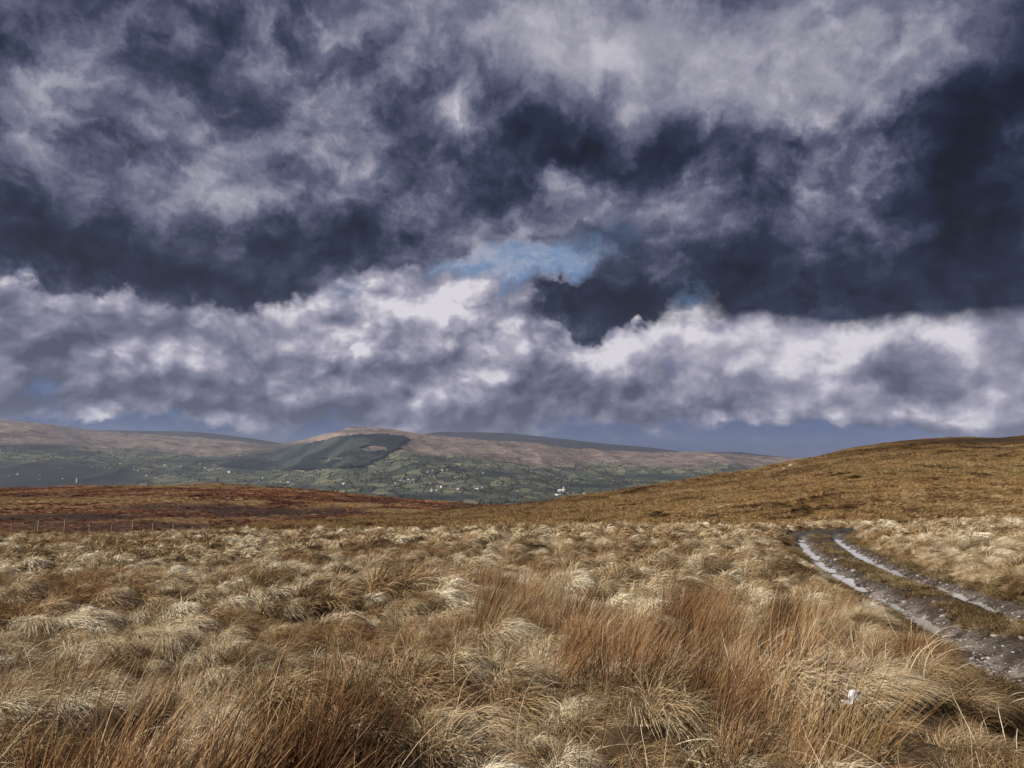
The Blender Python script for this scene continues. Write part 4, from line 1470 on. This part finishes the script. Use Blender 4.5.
def build_houses():
    variants = [house_mesh(13, 7.5, 5.5, 3.2, M_WHITE), house_mesh(10, 7, 3.6, 2.8, M_WHITE), house_mesh(17, 8, 4.5, 3.0, M_GREY), house_mesh(11, 8, 6, 3.4, M_WHITE)]
    for label, group, spots in HOUSES:
        for (px, py, k) in spots:
            x, y, z = on_far(px, py)
            o = link('house', variants[int(RNG.integers(0, 4)) if k < 1.3 else int(RNG.choice([0, 0, 1, 3]))])
            o.location = (x, y, z)
            s = 0.60 * k * (0.8 + y / 14000)
            o.scale = (s, s, s)
            o.rotation_euler = (0, 0, RNG.uniform(-0.5, 0.5) + (math.pi / 2 if RNG.random() < .2 else 0))
            tag(o, label, 'house', group)
    # the long white building with a tower
    x, y, z = on_far(561.5, 491.3)
    root = bpy.data.objects.new('church', None)
    COL.objects.link(root)
    root.location = (x, y, z)
    tag(root, 'long white building with a slim tower low in the valley fields', 'church')
    sc = y / F_PX               # metres per picture dot out there
    L, W, H = 8.2 * sc, 3.0 * sc, 1.5 * sc
    link('wall', make_mesh('wall', box(-L / 2, L / 2, -W / 2, W / 2, -5, H), box_faces(0), [M_WHITE]), root)
    e = 0.6
    V = [(-L / 2 - e, -W / 2 - e, H + .02), (L / 2 + e, -W / 2 - e, H + .02), (L / 2 + e, W / 2 + e, H + .02), (-L / 2 - e, W / 2 + e, H + .02), (-L / 2 + 1, 0, H + .75 * sc), (L / 2 - 1, 0, H + .75 * sc)]
    link('roof', make_mesh('roof', V, [(0, 1, 5, 4), (2, 3, 4, 5), (3, 0, 4), (1, 2, 5), (0, 3, 2, 1)], [plain('pale_roof', (0.55, 0.55, 0.56), .6, .1, .4)]), root)
    t0, tw = 1.4 * sc, 0.62 * sc
    tz = 4.6 * sc
    tower = link('tower', make_mesh('tower', box(t0 - tw, t0 + tw, -W / 2 - 2 * tw, -W / 2 - .05, -5, tz), box_faces(0), [M_WHITE]), root)
    V = [(t0 - tw - .2, -W / 2 - 2 * tw - .2, tz + .02), (t0 + tw + .2, -W / 2 - 2 * tw - .2, tz + .02), (t0 + tw + .2, -W / 2 + .15, tz + .02), (t0 - tw - .2, -W / 2 + .15, tz + .02), (t0, -W / 2 - tw, tz + .9 * sc)]
    link('spire', make_mesh('spire', V, [(0, 1, 4), (1, 2, 4), (2, 3, 4), (3, 0, 4), (0, 3, 2, 1)], [M_SLATE]), tower)
    # the pale slim tower that shows above the heather
    x, y, z = on_far(76.8, 482.5)
    root = bpy.data.objects.new('tower', None)
    COL.objects.link(root)
    root.location = (x, y, z)
    tag(root, 'slim pale tower standing up just beyond the crest of the heather moor', 'tower')
    sc = y / F_PX
    V, F = tube([(0, 0, -6), (0, 0, 2.2 * sc), (0, 0, 4.2 * sc)], [.62 * sc, .58 * sc, .50 * sc], 12)
    link('shaft', make_mesh('shaft', V, F, [M_WHITE]), root)
    V, F = tube([(0, 0, 4.21 * sc), (0, 0, 4.5 * sc), (0, 0, 4.75 * sc)], [.66 * sc, .60 * sc, .15 * sc], 12)
    link('cap', make_mesh('cap', V, F, [M_GREY]), root)


build_houses()


def build_far_trees():
    """hedgerow trees and small woods: one mass of small round crowns on trunks"""
    m, g = material('bare_winter_trees')
    info = g.node('ShaderNodeObjectInfo')
    finish(g, g.ramp(S(g, info.outputs['Random']), [(0.0, (0.022, 0.024, 0.020)), (0.6, (0.048, 0.045, 0.036)), (1.0, (0.080, 0.068, 0.052))]), 0.95, None, 0.03)
    var = []
    for sd in range(5):
        rg = np.random.default_rng(600 + sd)
        nu, nv = 7, 6
        V, F = [], []
        ph = rg.random(3) * 6
        for i in range(nu):
            for j in range(nv):
                a, b = 2 * math.pi * i / nu, math.pi * (j + .0) / (nv - 1)
                r = 4.2 * (1 + .28 * math.sin(3 * a + ph[0]) * math.sin(2 * b + ph[1]) + rg.uniform(-.2, .2) * math.sin(b))
                V.append((r * math.sin(b) * math.cos(a), r * math.sin(b) * math.sin(a), 5.2 - r * 1.05 * math.cos(b)))
        for i in range(nu):
            for j in range(nv - 1):
                F.append((i * nv + j, ((i + 1) % nu) * nv + j, ((i + 1) % nu) * nv + j + 1, i * nv + j + 1))
        b = len(V)
        tv, tf = tube([(0, 0, -3), (0, 0, 3)], [.5, .35], 5)
        V += [tuple(q) for q in tv]
        F += [tuple(k + b for k in q) for q in tf]
        var.append(make_mesh('far_tree', V, F, [m]))
    rg = np.random.default_rng(610)
    X, Y, Z, T = FARM
    # hedges: runs of trees along and across the slope, thicker towards the valley bottom
    ok = (T > 0.004) & (T < 0.95) & (np.abs(FAR_PX - 512) < 620) & (moor_mask < 0.55) & (scrub_shadow < 0.6)
    I, J = np.where(ok)
    P = []
    q = rg.choice(len(I), 650)
    for k in q:
        x, y, z = X[I[k], J[k]], Y[I[k], J[k]], Z[I[k], J[k]]
        a = rg.choice([0.25, 0.25 + math.pi / 2, 1.0]) + rg.normal(0, .2)
        L = rg.uniform(40, 220)
        for d in np.arange(0, L, rg.uniform(9, 22)):
            P.append((x + math.cos(a) * d + rg.normal(0, 2), y + math.sin(a) * d + rg.normal(0, 2)))
    q = rg.choice(len(I), 2500)
    P += [(X[i, j] + rg.normal(0, 15), Y[i, j] + rg.normal(0, 30)) for i, j in zip(I[q], J[q])]
    P = np.array(P)
    z = far_height(P[:, 0], P[:, 1])
    k = np.isfinite(z)
    P, z = P[k], z[k]
    n = len(P)
    s = rg.uniform(0.4, 1.0, n)
    print('far trees', n)
    scatter('hedgerow_trees', np.column_stack([P, z - .5]), rg.uniform(0, 6, n), np.zeros((n, 2)), np.stack([s * 1.1, s * 1.1, s], 1), rg.integers(0, 5, n), var,
            'dark hedgerow trees scattered over the far valley fields', 'trees')


def far_height(x, y):
    """height of the far slope under a point, from its own fan of vertices"""
    X, Y, Z, T = FARM
    A = X[:, 0] / Y[:, 0]
    a = x / y
    i = np.clip(((a - A[0]) / (A[-1] - A[0]) * (len(A) - 1)).astype(int), 0, len(A) - 2)
    out = np.full(len(x), np.nan)
    for q in range(len(x)):
        row = Y[i[q]]
        out[q] = np.interp(y[q], row, Z[i[q]], left=np.nan, right=np.nan)
    return out


build_far_trees()

WOOD = [([(215, 467), (240, 460), (280, 451), (318, 442), (338, 437), (352, 436), (378, 434.5), (402, 436), (410, 439), (397, 450), (380, 460), (362, 468), (330, 469), (300, 470.5), (255, 470)], []),
        ]
CLEARING = [(360, 449), (371, 446), (384, 447), (386, 451), (370, 453), (362, 452)]
CLEARING2 = [(322, 460), (340, 457.5), (345, 460), (326, 462)]


def build_wood():
    X, Y, Z, T = FARM
    nx = fbm(X, Y, 160, 4, 701) * 3.2
    msk = inside(WOOD[0][0], FAR_PX + nx, FAR_PY + nx * .5) & ~inside(CLEARING, FAR_PX + nx, FAR_PY) & ~inside(CLEARING2, FAR_PX + nx, FAR_PY) & (T < 1.0)
    nv = X.shape[1]
    F = far_F[msk.ravel()[far_F].all(1)]
    used = np.unique(F)
    remap = -np.ones(X.size, int)
    remap[used] = np.arange(len(used))
    rg = np.random.default_rng(702)
    x, y, z = X.ravel()[used], Y.ravel()[used], Z.ravel()[used]
    h = 9 + rg.uniform(-5, 5, len(used)) + fbm(x, y, 140, 3, 703) * 4
    top = np.stack([x, y, z + h], 1)
    low = np.stack([x, y, z - 3], 1)
    F = remap[F]
    e = np.concatenate([F[:, [0, 1]], F[:, [1, 2]], F[:, [2, 3]], F[:, [3, 0]]])
    key = np.sort(e, 1)
    _, inv, cnt = np.unique(key[:, 0] * 10 ** 7 + key[:, 1], return_inverse=True, return_counts=True)
    rim = e[cnt[inv] == 1]
    n = len(used)
    sides = np.stack([rim[:, 1], rim[:, 0], rim[:, 0] + n, rim[:, 1] + n], 1)
    m, g = material('conifers')
    p = world_pos(g)
    big = g.noise(g.vmath('MULTIPLY', p, (1.0, 0.5, 1.0)), 1 / 330.0, 3, 0.5)
    tex = g.noise(p, 1 / 18.0, 4, 0.7)
    cw = g.ramp(tex, [(0.3, (0.006, 0.010, 0.012)), (0.55, (0.012, 0.018, 0.020)), (0.75, (0.023, 0.029, 0.028))])
    cw = g.mix(g.mrange(big, 0.50, 0.60), cw, g.ramp(tex, [(0.3, (0.024, 0.029, 0.027)), (0.75, (0.054, 0.060, 0.050))]))
    finish(g, cw, 0.95, None, 0.03)
    me = make_mesh('conifer_wood', np.vstack([top, low]), np.vstack([F, sides]), [m])
    tag(link('conifer_wood', me), 'dark conifer plantation with sharp edges on the slope of the middle hill', 'wood', kind='stuff')


build_wood()


# ------------------------------------------------------------------ small things
def lump(name, size, seed, mat, squash=(1, 1, 1), crease=0.25, nu=22, nv=14, parent=None):
    rg = np.random.default_rng(seed)
    th = np.linspace(0, 2 * math.pi, nu, endpoint=False)
    ph = np.linspace(0.02, math.pi - 0.02, nv)
    A, B = np.meshgrid(th, ph, indexing='ij')
    D = np.stack([np.sin(B) * np.cos(A), np.sin(B) * np.sin(A), np.cos(B)], -1)
    r = np.ones(A.shape)
    for _ in range(14):
        k = rg.normal(0, 1, 3)
        k /= np.linalg.norm(k)
        w = rg.uniform(.3, .95)
        r = np.minimum(r, 1.0 - crease * rg.random() + np.maximum(0, w - D @ k) * rg.uniform(.3, 1.2))
    V = (D * r[..., None] * np.array(squash) * size).reshape(-1, 3)
    F = [(i * nv + j, ((i + 1) % nu) * nv + j, ((i + 1) % nu) * nv + j + 1, i * nv + j + 1) for i in range(nu) for j in range(nv - 1)]
    F = [f[::-1] for f in F]
    return make_mesh(name, V, F, [mat])


def build_litter():
    m, g = material('white_plastic_film')
    tc = g.node('ShaderNodeTexCoord')
    n = g.noise(S(g, tc.outputs['Object']), 40.0, 4, 0.6)
    finish(g, g.ramp(n, [(0.3, (0.46, 0.48, 0.55)), (0.7, (0.66, 0.67, 0.72))]), 0.35, g.bump(n, 0.8, 0.01), 0.5)
    x, y = LITTER
    z = float(z_moor(np.array([x]), np.array([y]))[0])
    root = bpy.data.objects.new('plastic_bag', None)
    COL.objects.link(root)
    root.location = (x, y, z + 0.22)
    root.rotation_euler = (0, R(-14), 0)
    tag(root, 'crumpled white plastic bag caught in the tan grass beside the track', 'litter')
    def sheet(name, w, h, seed, fold):
        """a torn piece of film, creased into facets, with two faces a few millimetres apart"""
        rg = np.random.default_rng(seed)
        nu, nv = 26, 20
        U, V_ = np.meshgrid(np.linspace(-1, 1, nu), np.linspace(-1, 1, nv), indexing='ij')
        Xs = U * w * (1 - .22 * np.abs(V_) ** 3) + fbm(U * 2, V_ * 2, 1.1, 2, seed) * w * .16
        Ys = V_ * h * (1 - .25 * np.abs(U) ** 3) + fbm(U * 2 + 9, V_ * 2, 1.0, 2, seed + 1) * h * .22
        Zs = np.zeros(U.shape)
        for _ in range(9):
            k = rg.normal(0, 1, 2)
            k /= np.hypot(*k)
            c = rg.uniform(-.7, .7)
            Zs += np.abs(U * k[0] + V_ * k[1] - c) * rg.normal(0, fold)
        Zs -= Zs.mean()
        top = np.stack([Xs, Ys, Zs + .002], -1).reshape(-1, 3)
        low = np.stack([Xs, Ys, Zs - .002], -1).reshape(-1, 3)
        F = grid_faces(nu, nv)
        n = nu * nv
        e = np.concatenate([F[:, [0, 1]], F[:, [1, 2]], F[:, [2, 3]], F[:, [3, 0]]])
        key = np.sort(e, 1)
        _, inv, cnt = np.unique(key[:, 0] * 10 ** 6 + key[:, 1], return_inverse=True, return_counts=True)
        rim = e[cnt[inv] == 1]
        side = np.stack([rim[:, 1], rim[:, 0], rim[:, 0] + n, rim[:, 1] + n], 1)
        return make_mesh(name, np.vstack([top, low]), np.vstack([F, F[:, ::-1] + n, side]), [m])
    a = link('film', sheet('film', 0.047, 0.032, 803, 0.020), root, (0.022, 0, 0.010))
    a.rotation_euler = (R(38), R(-12), R(10))
    b = link('flap', sheet('flap', 0.036, 0.024, 806, 0.014), root, (-0.044, -0.01, -0.018))
    b.rotation_euler = (R(30), R(14), R(-20))


build_litter()


def build_stones():
    m = plain('pale_stone', (0.42, 0.39, 0.35), 0.9, 0.25, 3)
    X, Y, Z, T = HILL
    hx, hy = project(X, Y, Z)
    labels = ['larger pale boulder on the brown shoulder where the hill meets the far valley', 'smaller pale boulder lying left of a larger one on the brown hill shoulder']
    for (px, py, s, sd), lab in zip(((791, 466.5, 0.85, 811), (784, 470, 0.65, 812)), labels):
        e = (hx - px) ** 2 + (hy - py) ** 2 + np.where(T > 1, 1e6, 0)
        k = np.unravel_index(np.argmin(e), e.shape)
        o = link('boulder', lump('boulder', s, sd, m, (1.2, 1, .8), .3))
        o.location = (float(X[k]), float(Y[k]), float(Z[k]) + 0.3 * s)
        tag(o, lab, 'boulder')


build_stones()
build_gravel()
